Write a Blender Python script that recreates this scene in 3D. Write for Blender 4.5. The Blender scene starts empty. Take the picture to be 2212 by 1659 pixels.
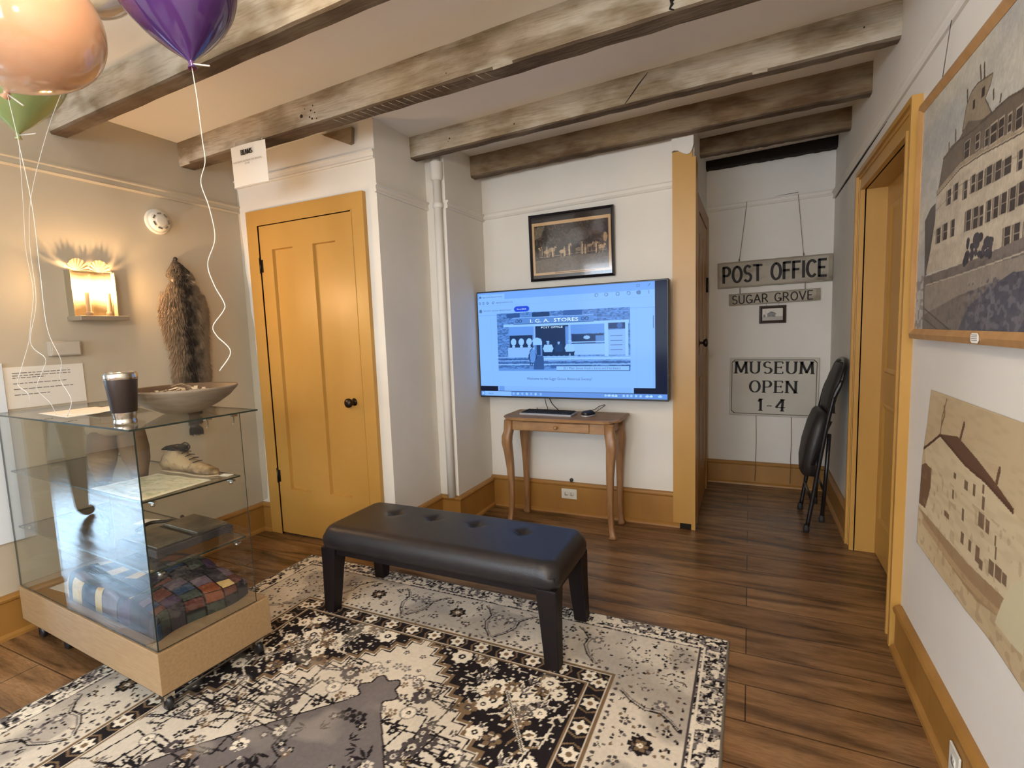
import bpy, bmesh, math, random
import numpy as np
from mathutils import Matrix, Vector
PI = math.pi
SC = bpy.context.scene
COL = SC.collection

# ------------------------------------------------------------------ camera
cam = bpy.data.objects.new('camera', bpy.data.cameras.new('camera'))
COL.objects.link(cam)
cam.data.sensor_width = 36.0
cam.data.lens = 1098.71 / 2212 * 36
cam.data.clip_start = 0.05
rot = Matrix(((0.906, -0.011, 0.423), (0.421, 0.106, -0.901), (-0.035, 0.994, 0.101)))
cx = Vector((0.9063, 0.4212, -0.0349)).normalized()
cz = Vector((0.4228, -0.9008, 0.1015)).normalized()
cy = cz.cross(cx).normalized()
cx = cy.cross(cz)
cam.matrix_world = Matrix((
    (cx.x, cy.x, cz.x, 0), (cx.y, cy.y, cz.y, 0), (cx.z, cy.z, cz.z, 1.3), (0, 0, 0, 1)))
SC.camera = cam
# ------------------------------------------------------------------ light and exposure
SC.view_settings.view_transform = 'Standard'
SC.view_settings.look = 'None'
SC.view_settings.gamma = 1
SC.view_settings.use_curve_mapping = False
SC.view_settings.exposure = 0.0
W = bpy.data.worlds.new('world'); SC.world = W; W.use_nodes = True
W.node_tree.nodes['Background'].inputs[0].default_value = (0.45, 0.72, 1.0, 1)
W.node_tree.nodes['Background'].inputs[1].default_value = 8.0


def lamp(name, kind, loc, power, color, size=0.1, target=None, size_y=None, spot=None):
    d = bpy.data.lights.new(name, kind); d.energy = power; d.color = color
    if kind == 'AREA':
        d.size = size
        if size_y: d.shape = 'RECTANGLE'; d.size_y = size_y
    else:
        d.shadow_soft_size = size
    if spot: d.spot_size = spot; d.spot_blend = 0.6
    o = bpy.data.objects.new(name, d); COL.objects.link(o); o.location = loc
    if target is not None:
        o.rotation_euler = (Vector(target) - Vector(loc)).to_track_quat('-Z', 'Y').to_euler()
    return o


# daylight entering by the front windows behind the camera and by the side window of the recess
lamp('daylight_front', 'AREA', (-1.6, -3.05, 1.45), 75, (0.95, 0.95, 1.0), 2.6, (-1.6, 0, 1.1), 1.3)
lamp('daylight_side', 'AREA', (-7.45, -0.7, 1.10), 130, (0.5, 0.74, 1.0), 1.3, (-4, -0.7, 1.10), 1.1)
# ceiling lamp of the room (just above the frame)
lamp('ceiling_lamp_light', 'POINT', (-0.95, 0.50, 2.42), 22, (1.0, 0.84, 0.64), 0.05)
lamp('rear_fill_light', 'POINT', (-0.15, -1.0, 1.90), 84, (1.0, 0.89, 0.75), 0.12)  # added warm fill behind the camera, low enough to brighten the ceiling

# ------------------------------------------------------------------ materials
MATS = {}


def nd(nt, t, **kw):
    n = nt.nodes.new(t)
    for k, v in kw.items(): setattr(n, k, v)
    return n


def mat(name, col, rough=0.6, metal=0.0, col2=None, scale=8.0, stretch=(1, 1, 1), bump=0.0, bscale=None, spec=0.5,
        emit=None, estr=1.0, trans=0.0, detail=4.0, contrast=(0.3, 0.7), alpha=1.0, coat=0.0, sss=0.0):
    if name in MATS: return MATS[name]
    m = bpy.data.materials.new(name); m.use_nodes = True; nt = m.node_tree
    b = nt.nodes['Principled BSDF']
    b.inputs['Base Color'].default_value = (*col, 1)
    b.inputs['Roughness'].default_value = rough
    b.inputs['Metallic'].default_value = metal
    b.inputs['Specular IOR Level'].default_value = spec
    b.inputs['Transmission Weight'].default_value = trans
    b.inputs['Alpha'].default_value = alpha
    b.inputs['Coat Weight'].default_value = coat
    if sss: b.inputs['Subsurface Weight'].default_value = sss
    if emit is not None:
        b.inputs['Emission Color'].default_value = (*emit, 1); b.inputs['Emission Strength'].default_value = estr
    if col2 is not None or bump:
        tc = nd(nt, 'ShaderNodeTexCoord'); mp = nd(nt, 'ShaderNodeMapping')
        mp.inputs['Scale'].default_value = stretch
        nt.links.new(tc.outputs['Object'], mp.inputs[0])
        if col2 is not None:
            n = nd(nt, 'ShaderNodeTexNoise'); n.inputs['Scale'].default_value = scale; n.inputs['Detail'].default_value = detail
            nt.links.new(mp.outputs[0], n.inputs['Vector'])
            r = nd(nt, 'ShaderNodeValToRGB')
            r.color_ramp.elements[0].position = contrast[0]; r.color_ramp.elements[1].position = contrast[1]
            r.color_ramp.elements[0].color = (*col, 1); r.color_ramp.elements[1].color = (*col2, 1)
            nt.links.new(n.outputs['Fac'], r.inputs[0]); nt.links.new(r.outputs[0], b.inputs['Base Color'])
        if bump:
            n2 = nd(nt, 'ShaderNodeTexNoise'); n2.inputs['Scale'].default_value = bscale or scale * 3; n2.inputs['Detail'].default_value = 5
            nt.links.new(mp.outputs[0], n2.inputs['Vector'])
            bp = nd(nt, 'ShaderNodeBump'); bp.inputs['Strength'].default_value = bump; bp.inputs['Distance'].default_value = 0.01
            nt.links.new(n2.outputs['Fac'], bp.inputs['Height']); nt.links.new(bp.outputs[0], b.inputs['Normal'])
    MATS[name] = m
    return m


def vcol_mat(name, rough=0.8, emit=None, estr=0.0, bump=0.0, spec=0.3, coat=0.0):
    m = bpy.data.materials.new(name); m.use_nodes = True; nt = m.node_tree
    b = nt.nodes['Principled BSDF']; b.inputs['Roughness'].default_value = rough
    b.inputs['Specular IOR Level'].default_value = spec; b.inputs['Coat Weight'].default_value = coat
    a = nd(nt, 'ShaderNodeVertexColor', layer_name='paint')
    if emit:
        mx = nd(nt, 'ShaderNodeMix', data_type='RGBA', blend_type='MULTIPLY'); mx.inputs[0].default_value = 1
        nt.links.new(a.outputs[0], mx.inputs[6]); mx.inputs[7].default_value = (*emit, 1)
        b.inputs['Base Color'].default_value = (0.01, 0.01, 0.012, 1)
        nt.links.new(mx.outputs[2], b.inputs['Emission Color']); b.inputs['Emission Strength'].default_value = estr
    else:
        nt.links.new(a.outputs[0], b.inputs['Base Color'])
    if bump:
        n2 = nd(nt, 'ShaderNodeTexNoise'); n2.inputs['Scale'].default_value = 500
        tc = nd(nt, 'ShaderNodeTexCoord'); nt.links.new(tc.outputs['Object'], n2.inputs['Vector'])
        bp = nd(nt, 'ShaderNodeBump'); bp.inputs['Strength'].default_value = bump; bp.inputs['Distance'].default_value = 0.004
        nt.links.new(n2.outputs['Fac'], bp.inputs['Height']); nt.links.new(bp.outputs[0], b.inputs['Normal'])
    return m


def glass_mat():
    m = bpy.data.materials.new('clear_glass'); m.use_nodes = True; nt = m.node_tree; nt.nodes.clear()
    out = nd(nt, 'ShaderNodeOutputMaterial'); mx = nd(nt, 'ShaderNodeMixShader'); fr = nd(nt, 'ShaderNodeFresnel')
    
    ge = nd(nt, 'ShaderNodeNewGeometry'); ma = nd(nt, 'ShaderNodeMath', operation='MULTIPLY_ADD')
    ma.inputs[1].default_value = 1 / 1.5 - 1.5; ma.inputs[2].default_value = 1.5     # same reflectance on both faces of the sheet
    nt.links.new(ge.outputs['Backfacing'], ma.inputs[0]); nt.links.new(ma.outputs[0], fr.inputs[0])
    tr = nd(nt, 'ShaderNodeBsdfTransparent'); tr.inputs[0].default_value = (0.975, 0.985, 0.97, 1)
    gl = nd(nt, 'ShaderNodeBsdfGlossy'); gl.inputs['Roughness'].default_value = 0.0
    nt.links.new(fr.outputs[0], mx.inputs[0]); nt.links.new(tr.outputs[0], mx.inputs[1]); nt.links.new(gl.outputs[0], mx.inputs[2])
    nt.links.new(mx.outputs[0], out.inputs[0])
    return m


M_white = mat('white_plaster', (0.74, 0.70, 0.63), 0.75, col2=(0.68, 0.635, 0.565), scale=2.2, bump=0.12, bscale=14)
M_tan = mat('tan_plaster', (0.52, 0.455, 0.345), 0.7, col2=(0.47, 0.41, 0.305), scale=2.5, bump=0.08, bscale=10)
M_ceil = mat('ceiling_plaster', (0.85, 0.81, 0.75), 0.8, col2=(0.79, 0.75, 0.69), scale=1.2, bump=0.05, bscale=5)
M_must = mat('mustard_paint', (0.50, 0.275, 0.065), 0.38, col2=(0.44, 0.235, 0.05), scale=3, stretch=(1, 1, 0.4), bump=0.05, bscale=30)
M_mustd = mat('mustard_paint_old', (0.36, 0.175, 0.036), 0.42, col2=(0.28, 0.13, 0.025), scale=6, stretch=(1, 1, 0.3), bump=0.06, bscale=40)
M_trimw = mat('white_trim_paint', (0.66, 0.62, 0.56), 0.5)
M_bronze = mat('dark_bronze', (0.045, 0.032, 0.024), 0.32, 0.8)
M_black = mat('black_plastic', (0.012, 0.012, 0.014), 0.35)
M_blackmat = mat('black_matte', (0.018, 0.016, 0.017), 0.65)
M_dark = mat('dark_void', (0.012, 0.008, 0.006), 0.95)
M_leather = mat('black_leather', (0.014, 0.012, 0.014), 0.36, col2=(0.02, 0.017, 0.018), scale=20, bump=0.12, bscale=260, spec=0.45)
M_espresso = mat('espresso_wood', (0.006, 0.004, 0.005), 0.5, spec=.25, col2=(0.010, 0.006, 0.006), scale=12, stretch=(1, 1, 0.15))
M_pine = mat('pine_table_wood', (0.36, 0.20, 0.085), 0.4, col2=(0.25, 0.125, 0.048), scale=9, stretch=(1.2, 3, 3), detail=6)
M_pineleg = mat('pine_leg_wood', (0.34, 0.18, 0.075), 0.4, col2=(0.21, 0.10, 0.04), scale=9, stretch=(5, 5, 0.8), detail=6)
M_maple = mat('maple_veneer', (0.38, 0.25, 0.13), 0.42, col2=(0.31, 0.195, 0.095), scale=8, stretch=(1.5, 12, 12), detail=8)
M_paper = mat('white_paper', (0.78, 0.74, 0.66), 0.7)
M_ink = mat('black_ink', (0.015, 0.013, 0.012), 0.7)
M_inkg = mat('grey_ink', (0.16, 0.15, 0.13), 0.8)
M_steel = mat('brushed_steel', (0.62, 0.58, 0.52), 0.22, 1.0)
M_tin = mat('aged_tin', (0.30, 0.235, 0.145), 0.55, 0.25, bump=0.2, bscale=60)
M_goldwood = mat('honey_frame_wood', (0.46, 0.25, 0.09), 0.35, col2=(0.38, 0.19, 0.06), scale=10, stretch=(3, 1, 1))
M_glass = glass_mat()
M_gedge = mat('glass_edge', (0.02, 0.03, 0.025), 0.15)
M_outlet = mat('ivory_plastic', (0.66, 0.63, 0.55), 0.4)
M_string = mat('white_ribbon', (0.60, 0.56, 0.49), 0.35)
M_wire = mat('picture_wire', (0.10, 0.08, 0.06), 0.5, 0.5)


def beam_mat(name, light, dark, wash):
    m = bpy.data.materials.new(name); m.use_nodes = True; nt = m.node_tree; b = nt.nodes['Principled BSDF']
    b.inputs['Roughness'].default_value = 0.85; b.inputs['Specular IOR Level'].default_value = 0.2
    tc = nd(nt, 'ShaderNodeTexCoord')
    def noise(sc, st, det=6, rough=0.6):
        mp = nd(nt, 'ShaderNodeMapping'); mp.inputs['Scale'].default_value = st
        nt.links.new(tc.outputs['Object'], mp.inputs[0])
        n = nd(nt, 'ShaderNodeTexNoise'); n.inputs['Scale'].default_value = sc; n.inputs['Detail'].default_value = det
        n.inputs['Roughness'].default_value = rough
        nt.links.new(mp.outputs[0], n.inputs['Vector']); return n
    n1 = noise(2.2, (1, 3, 3)); r1 = nd(nt, 'ShaderNodeValToRGB')
    r1.color_ramp.elements[0].position = 0.42; r1.color_ramp.elements[0].color = (*dark, 1)
    r1.color_ramp.elements[1].position = 0.60; r1.color_ramp.elements[1].color = (*light, 1)
    nt.links.new(n1.outputs[0], r1.inputs[0])
    n2 = noise(3.0, (1, 1.4, 2.4), 3); r2 = nd(nt, 'ShaderNodeValToRGB')
    r2.color_ramp.elements[0].position = 0.45; r2.color_ramp.elements[0].color = (0, 0, 0, 1)
    r2.color_ramp.elements[1].position = 0.62; r2.color_ramp.elements[1].color = (0.75, 0.75, 0.75, 1)
    nt.links.new(n2.outputs[0], r2.inputs[0])
    mx = nd(nt, 'ShaderNodeMix', data_type='RGBA'); nt.links.new(r2.outputs[0], mx.inputs[0])
    nt.links.new(r1.outputs[0], mx.inputs[6]); mx.inputs[7].default_value = (*wash, 1)
    n3 = noise(14, (0.5, 5, 7), 4); r3 = nd(nt, 'ShaderNodeValToRGB')
    r3.color_ramp.elements[0].position = 0.3; r3.color_ramp.elements[0].color = (0.76, 0.72, 0.67, 1)
    r3.color_ramp.elements[1].position = 0.5; r3.color_ramp.elements[1].color = (1, 1, 1, 1)
    nt.links.new(n3.outputs[0], r3.inputs[0])
    m2 = nd(nt, 'ShaderNodeMix', data_type='RGBA', blend_type='MULTIPLY'); m2.inputs[0].default_value = 1
    nt.links.new(mx.outputs[2], m2.inputs[6]); nt.links.new(r3.outputs[0], m2.inputs[7])
    nt.links.new(m2.outputs[2], b.inputs['Base Color'])
    bp = nd(nt, 'ShaderNodeBump'); bp.inputs['Strength'].default_value = 0.5; bp.inputs['Distance'].default_value = 0.01
    nt.links.new(n3.outputs[0], bp.inputs['Height']); nt.links.new(bp.outputs[0], b.inputs['Normal'])
    return m


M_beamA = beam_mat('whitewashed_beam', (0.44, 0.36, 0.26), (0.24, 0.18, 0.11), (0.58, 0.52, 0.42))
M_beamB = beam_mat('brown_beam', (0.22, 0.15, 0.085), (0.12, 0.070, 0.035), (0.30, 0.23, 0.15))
M_beamU = beam_mat('shaded_underside', (0.14, 0.10, 0.065), (0.085, 0.055, 0.033), (0.20, 0.155, 0.11))  # darker wood for beam undersides, their shade put into the colour


def floor_mat():
    m = bpy.data.materials.new('old_floor_planks'); m.use_nodes = True; nt = m.node_tree; b = nt.nodes['Principled BSDF']
    tc = nd(nt, 'ShaderNodeTexCoord'); mp = nd(nt, 'ShaderNodeMapping'); nt.links.new(tc.outputs['Object'], mp.inputs[0])
    br = nd(nt, 'ShaderNodeTexBrick'); br.inputs['Scale'].default_value = 1.0
    br.inputs['Brick Width'].default_value = 5.3; br.inputs['Row Height'].default_value = 0.19
    br.inputs['Mortar Size'].default_value = 0.0028; br.inputs['Mortar Smooth'].default_value = 0.3
    br.inputs['Color1'].default_value = (0.86, 0.85, 0.84, 1); br.inputs['Color2'].default_value = (1.12, 1.1, 1.06, 1)
    br.inputs['Mortar'].default_value = (0.28, 0.24, 0.2, 1)
    nt.links.new(mp.outputs[0], br.inputs['Vector'])
    def noise(sc, st, det):
        q = nd(nt, 'ShaderNodeMapping'); q.inputs['Scale'].default_value = st; nt.links.new(tc.outputs['Object'], q.inputs[0])
        n = nd(nt, 'ShaderNodeTexNoise'); n.inputs['Scale'].default_value = sc; n.inputs['Detail'].default_value = det
        n.inputs['Distortion'].default_value = 0.6
        nt.links.new(q.outputs[0], n.inputs['Vector']); return n
    n1 = noise(2.2, (1, 7, 1), 6); r1 = nd(nt, 'ShaderNodeValToRGB')
    r1.color_ramp.elements[0].position = 0.30; r1.color_ramp.elements[0].color = (0.070, 0.036, 0.016, 1)
    r1.color_ramp.elements[1].position = 0.55; r1.color_ramp.elements[1].color = (0.245, 0.128, 0.054, 1)
    e = r1.color_ramp.elements.new(0.75); e.color = (0.32, 0.18, 0.084, 1)
    nt.links.new(n1.outputs[0], r1.inputs[0])
    n2 = noise(24, (1, 10, 1), 3)
    r2 = nd(nt, 'ShaderNodeValToRGB'); r2.color_ramp.elements[0].position = 0.3; r2.color_ramp.elements[0].color = (0.7, 0.7, 0.7, 1)
    r2.color_ramp.elements[1].position = 0.6; nt.links.new(n2.outputs[0], r2.inputs[0])
    m1 = nd(nt, 'ShaderNodeMix', data_type='RGBA', blend_type='MULTIPLY'); m1.inputs[0].default_value = 1
    nt.links.new(r1.outputs[0], m1.inputs[6]); nt.links.new(br.outputs[0], m1.inputs[7])
    m2 = nd(nt, 'ShaderNodeMix', data_type='RGBA', blend_type='MULTIPLY'); m2.inputs[0].default_value = 1
    nt.links.new(m1.outputs[2], m2.inputs[6]); nt.links.new(r2.outputs[0], m2.inputs[7])
    nt.links.new(m2.outputs[2], b.inputs['Base Color']); b.inputs['Roughness'].default_value = 0.26
    b.inputs['Specular IOR Level'].default_value = 0.45
    bp = nd(nt, 'ShaderNodeBump'); bp.inputs['Strength'].default_value = 0.6; bp.inputs['Distance'].default_value = 0.008
    nt.links.new(n1.outputs[0], bp.inputs['Height']); nt.links.new(bp.outputs[0], b.inputs['Normal'])
    return m


M_floor = floor_mat()
# ------------------------------------------------------------------ object helpers


def link(o):
    COL.objects.link(o); return o


def finish(name, bm, m, parent=None, loc=(0, 0, 0), rot=(0, 0, 0), smooth=False, bevel=0.0, seg=2):
    bm.normal_update()
    me = bpy.data.meshes.new(name); bm.to_mesh(me); bm.free()
    for x in (m if isinstance(m, (list, tuple)) else [m]): me.materials.append(x)
    if smooth:
        for p in me.polygons: p.use_smooth = True
    o = link(bpy.data.objects.new(name, me)); o.location = loc; o.rotation_euler = rot
    if parent is not None: o.parent = parent
    if bevel:
        b = o.modifiers.new('edge', 'BEVEL'); b.width = bevel; b.segments = seg; b.limit_method = 'ANGLE'
    return o


def tag(o, label=None, cat=None, group=None, kind=None):
    if label: o['label'] = label
    if cat: o['category'] = cat
    if group: o['group'] = group
    if kind: o['kind'] = kind
    return o


def thing(name, label, cat, loc=(0, 0, 0), rot=(0, 0, 0), group=None):
    o = link(bpy.data.objects.new(name, None)); o.location = loc; o.rotation_euler = rot; o.empty_display_size = 0.1
    return tag(o, label, cat, group)


def struct(name, bm, m, **k):
    return tag(finish(name, bm, m, **k), kind='structure')


def B(): return bmesh.new()


def box(bm, x0, y0, z0, x1, y1, z1, mi=0):
    v = [bm.verts.new((x, y, z)) for x in (x0, x1) for y in (y0, y1) for z in (z0, z1)]
    for f in ((0, 1, 3, 2), (4, 6, 7, 5), (0, 4, 5, 1), (2, 3, 7, 6), (0, 2, 6, 4), (1, 5, 7, 3)):
        fc = bm.faces.new([v[i] for i in f]); fc.material_index = mi
    return v


def boxb(*a):
    bm = B(); box(bm, *a); bmesh.ops.recalc_face_normals(bm, faces=bm.faces); return bm


def prism(bm, pts, a, b, axis='z', mi=0):
    """outline pts extruded from a to b along axis; pts are the other two coordinates in cyclic order"""
    def P(p, t):
        return {'z': (p[0], p[1], t), 'y': (p[0], t, p[1]), 'x': (t, p[0], p[1])}[axis]
    lo = [bm.verts.new(P(p, a)) for p in pts]; hi = [bm.verts.new(P(p, b)) for p in pts]
    fs = [bm.faces.new(lo), bm.faces.new(hi[::-1])]
    n = len(pts)
    for i in range(n): fs.append(bm.faces.new((lo[i], lo[(i + 1) % n], hi[(i + 1) % n], hi[i])))
    for f in fs: f.material_index = mi
    bmesh.ops.recalc_face_normals(bm, faces=fs)


def lathe(bm, prof, cx=0, cy=0, n=32, mi=0, M=None):
    rings = []
    for r, z in prof:
        if r < 1e-5: rings.append([bm.verts.new((cx, cy, z))])
        else: rings.append([bm.verts.new((cx + r * math.cos(2 * PI * i / n), cy + r * math.sin(2 * PI * i / n), z)) for i in range(n)])
    fs = []
    for a, b in zip(rings, rings[1:]):
        for i in range(n):
            j = (i + 1) % n
            if len(a) == 1 and len(b) == 1: continue
            if len(a) == 1: fs.append(bm.faces.new((a[0], b[j], b[i])))
            elif len(b) == 1: fs.append(bm.faces.new((a[i], a[j], b[0])))
            else: fs.append(bm.faces.new((a[i], a[j], b[j], b[i])))
    for f in fs: f.material_index = mi; f.smooth = True
    if M is not None:
        bmesh.ops.transform(bm, matrix=M, verts=[v for r in rings for v in r])
    return fs


def catmull(pts, k=6):
    if len(pts) < 3: return [Vector(p) for p in pts]
    P = [Vector(p) for p in pts]; P = [P[0] * 2 - P[1]] + P + [P[-1] * 2 - P[-2]]; out = []
    for i in range(1, len(P) - 2):
        for s in range(k):
            t = s / k
            out.append(0.5 * ((2 * P[i]) + (P[i + 1] - P[i - 1]) * t + (2 * P[i - 1] - 5 * P[i] + 4 * P[i + 1] - P[i + 2]) * t * t
                              + (3 * P[i] - P[i - 1] - 3 * P[i + 1] + P[i + 2]) * t ** 3))
    out.append(P[-2]); return out


def tube(bm, pts, r, n=8, flat=1.0, mi=0, cap=True, up=None):
    P = [Vector(p) for p in pts]; m = len(P)
    R = r if isinstance(r, (list, tuple)) else [r] * m
    if len(R) != m: R = [R[0] + (R[-1] - R[0]) * i / (m - 1) if len(R) == 2 else R[min(int(i * len(R) / m), len(R) - 1)] for i in range(m)]
    T = [(P[min(i + 1, m - 1)] - P[max(i - 1, 0)]).normalized() for i in range(m)]
    u = Vector(up) if up else (Vector((0, 0, 1)) if abs(T[0].z) < 0.9 else Vector((1, 0, 0)))
    rings = []
    for i in range(m):
        u = (u - T[i] * u.dot(T[i])).normalized(); w = T[i].cross(u)
        rings.append([bm.verts.new(P[i] + (u * math.cos(2 * PI * k / n) + w * math.sin(2 * PI * k / n) * flat) * R[i]) for k in range(n)])
    fs = []
    for a, b in zip(rings, rings[1:]):
        for k in range(n): fs.append(bm.faces.new((a[k], a[(k + 1) % n], b[(k + 1) % n], b[k])))
    if cap: fs += [bm.faces.new(rings[0][::-1]), bm.faces.new(rings[-1])]
    for f in fs: f.material_index = mi; f.smooth = True
    return fs


def loft(bm, rings, cap=True, mi=0, smooth=True):
    V = [[bm.verts.new(p) for p in r] for r in rings]; n = len(V[0]); fs = []
    for a, b in zip(V, V[1:]):
        for i in range(n): fs.append(bm.faces.new((a[i], a[(i + 1) % n], b[(i + 1) % n], b[i])))
    if cap: fs += [bm.faces.new(V[0][::-1]), bm.faces.new(V[-1])]
    for f in fs: f.material_index = mi; f.smooth = smooth
    bmesh.ops.recalc_face_normals(bm, faces=fs)
    return fs


def rrect(w, d, r, n=5, cx=0, cy=0):
    out = []
    for (sx, sy, a0) in ((1, 1, 0), (-1, 1, 90), (-1, -1, 180), (1, -1, 270)):
        for i in range(n + 1):
            a = math.radians(a0 + 90 * i / n)
            out.append((cx + sx * (w / 2 - r) + r * math.cos(a), cy + sy * (d / 2 - r) + r * math.sin(a)))
    return out


# ---- strokes lettering: real ribbons with a broad-pen width
def _arc(cx, cy, rx, ry, a0, a1, n=14):
    return [(cx + rx * math.cos(math.radians(a0 + (a1 - a0) * i / n)), cy + ry * math.sin(math.radians(a0 + (a1 - a0) * i / n))) for i in range(n + 1)]


GL = {
    'A': (0.8, [[(0, 0), (.38, 1)], [(.38, 1), (.76, 0)], [(.14, .34), (.62, .34)]]),
    'B': (0.66, [[(.06, 0), (.06, 1)], [(.06, 1), (.3, 1)] + _arc(.3, .76, .24, .24, 90, -90) + [(.06, .52)], [(.3, .52)] + _arc(.3, .26, .3, .26, 90, -90) + [(.06, 0)]]),
    'C': (0.74, [_arc(.4, .5, .36, .5, 48, 312, 24)]),
    'D': (0.74, [[(.06, 0), (.06, 1)], [(.06, 1), (.25, 1)] + _arc(.25, .5, .42, .5, 90, -90) + [(.06, 0)]]),
    'E': (0.62, [[(.06, 0), (.06, 1)], [(.06, 1), (.56, 1)], [(.06, .52), (.46, .52)], [(.06, 0), (.58, 0)]]),
    'F': (0.6, [[(.06, 0), (.06, 1)], [(.06, 1), (.56, 1)], [(.06, .52), (.46, .52)]]),
    'G': (0.8, [_arc(.4, .5, .36, .5, 48, 340, 24), [(.74, .36), (.45, .40)], [(.72, .38), (.72, .06)]]),
    'I': (0.18, [[(.09, 0), (.09, 1)]]),
    'M': (0.95, [[(.06, 0), (.1, 1)], [(.1, 1), (.47, .08)], [(.47, .08), (.84, 1)], [(.84, 1), (.88, 0)]]),
    'N': (0.78, [[(.06, 0), (.06, 1)], [(.06, 1), (.7, 0)], [(.7, 0), (.7, 1)]]),
    'O': (0.82, [_arc(.41, .5, .36, .5, 90, 450, 28)]),
    'P': (0.66, [[(.06, 0), (.06, 1)], [(.06, 1), (.32, 1)] + _arc(.32, .73, .27, .27, 90, -90) + [(.06, .46)]]),
    'R': (0.74, [[(.06, 0), (.06, 1)], [(.06, 1), (.32, 1)] + _arc(.32, .74, .26, .26, 90, -90) + [(.06, .48)], [(.32, .48), (.68, 0)]]),
    'S': (0.66, [_arc(.33, .755, .25, .245, 40, 270, 14) + _arc(.33, .255, .28, .255, 90, -140, 16)]),
    'T': (0.7, [[(.35, 0), (.35, 1)], [(.02, 1), (.68, 1)]]),
    'U': (0.76, [[(.06, 1), (.06, .32)] + _arc(.36, .3, .30, .30, 180, 360) + [(.66, 1)]]),
    'V': (0.76, [[(.02, 1), (.37, 0)], [(.37, 0), (.72, 1)]]),
    '1': (0.4, [[(.2, 0), (.2, 1)], [(.2, 1), (.04, .8)]]),
    '4': (0.7, [[(.46, 1), (.04, .3)], [(.04, .3), (.66, .3)], [(.5, 1), (.46, 0)]]),
    '-': (0.4, [[(.04, .42), (.34, .42)]]),
    ' ': (0.45, []), '.': (0.2, [[(.05, .03), (.12, .03)]]),
}


def letters(bm, text, h, wv, wh, P, serif=0.0, gap=0.14, wscale=1.0, jitter=0.0, th=0.0012, width=None, align='l'):
    """ribbons of each letter; P maps (u,v,t) to 3D. wv / wh: widths of upright / level strokes relative to h"""
    adv = [GL[c][0] * wscale for c in text]
    total = sum(adv) + gap * (len(text) - 1)
    k = 1.0 if width is None else width / (total * h)
    x = 0.0 if align == 'l' else -total * k * h / 2
    rnd = random.Random(5)
    for c, a in zip(text, adv):
        for st in GL[c][1]:
            p = [Vector((x + q[0] * wscale * h * k, q[1] * h + rnd.uniform(-jitter, jitter) * h)) for q in st]
            if len(p) == 2 and jitter: pass
            m = len(p); L = []; R = []
            for i in range(m):
                t = (p[min(i + 1, m - 1)] - p[max(i - 1, 0)]).normalized()
                w = math.sqrt((wv * t.y) ** 2 + (wh * t.x) ** 2) * h / 2
                nrm = Vector((-t.y, t.x)) * w
                e = Vector((0, 0))
                if i == 0: e = -t * wh * h * .3
                if i == m - 1: e = t * wh * h * .3
                L.append(p[i] + nrm + e); R.append(p[i] - nrm + e)
            vl = [[bm.verts.new(P(q.x, q.y, tt)) for q in L] for tt in (0, th)]
            vr = [[bm.verts.new(P(q.x, q.y, tt)) for q in R] for tt in (0, th)]
            for i in range(m - 1):
                bm.faces.new((vl[1][i], vl[1][i + 1], vr[1][i + 1], vr[1][i]))
                bm.faces.new((vl[0][i], vl[0][i + 1], vl[1][i + 1], vl[1][i]))
                bm.faces.new((vr[0][i], vr[0][i + 1], vr[1][i + 1], vr[1][i]))
            if serif:
                for q, s in ((p[0], 1), (p[-1], -1)):
                    d = p[1] - p[0] if s == 1 else p[-1] - p[-2]
                    if abs(d.y) > abs(d.x) * .8 and (abs(q.y) < .02 * h or abs(q.y - h) < .02 * h) and len(p) < 30:
                        y0 = q.y - wh * h * .45 + (0 if q.y < h / 2 else 0)
                        hw = serif * h / 2
                        vv = [bm.verts.new(P(q.x + sx * hw, y0 + sy * wh * h * .9, th)) for sx, sy in ((-1, 0), (1, 0), (1, 1), (-1, 1))]
                        bm.faces.new(vv)
                    elif abs(d.x) >= abs(d.y) * .8 and len(p) == 2 and s == -1 and c in 'EFT':
                        sd = -1 if q.y > h * .6 else (1 if q.y < h * .3 else 0)
                        yy = (q.y - .16 * h, q.y) if sd < 0 else ((q.y, q.y + .16 * h) if sd > 0 else (q.y - .09 * h, q.y + .09 * h))
                        vv = [bm.verts.new(P(q.x + sx * wh * h * .7, y, th)) for sx, y in ((-1, yy[0]), (1, yy[0]), (1, yy[1]), (-1, yy[1]))]
                        bm.faces.new(vv)
        x += (a + gap) * h * k
    return total * k * h


def font_mesh(bm, text, size, P, align='LEFT', sx=1.0):
    """built-in typeface outlines as faces, mapped by P(u, v, t)"""
    cu = bpy.data.curves.new('glyphs', 'FONT'); cu.body = text; cu.size = size; cu.align_x = align; cu.resolution_u = 2
    o = bpy.data.objects.new('glyphs', cu); me = bpy.data.meshes.new_from_object(o)
    vs = [bm.verts.new(P(v.co.x * sx, v.co.y, 0)) for v in me.vertices]
    for f in me.polygons:
        try: bm.faces.new([vs[i] for i in f.vertices])
        except ValueError: pass
    bpy.data.objects.remove(o); bpy.data.curves.remove(cu); bpy.data.meshes.remove(me)


# ---- painted surfaces: numpy canvas carried by a vertex-coloured grid
def s2l(c):
    c = np.asarray(c, float) / 255.0
    return np.where(c <= .04045, c / 12.92, ((c + .055) / 1.055) ** 2.4)


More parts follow.
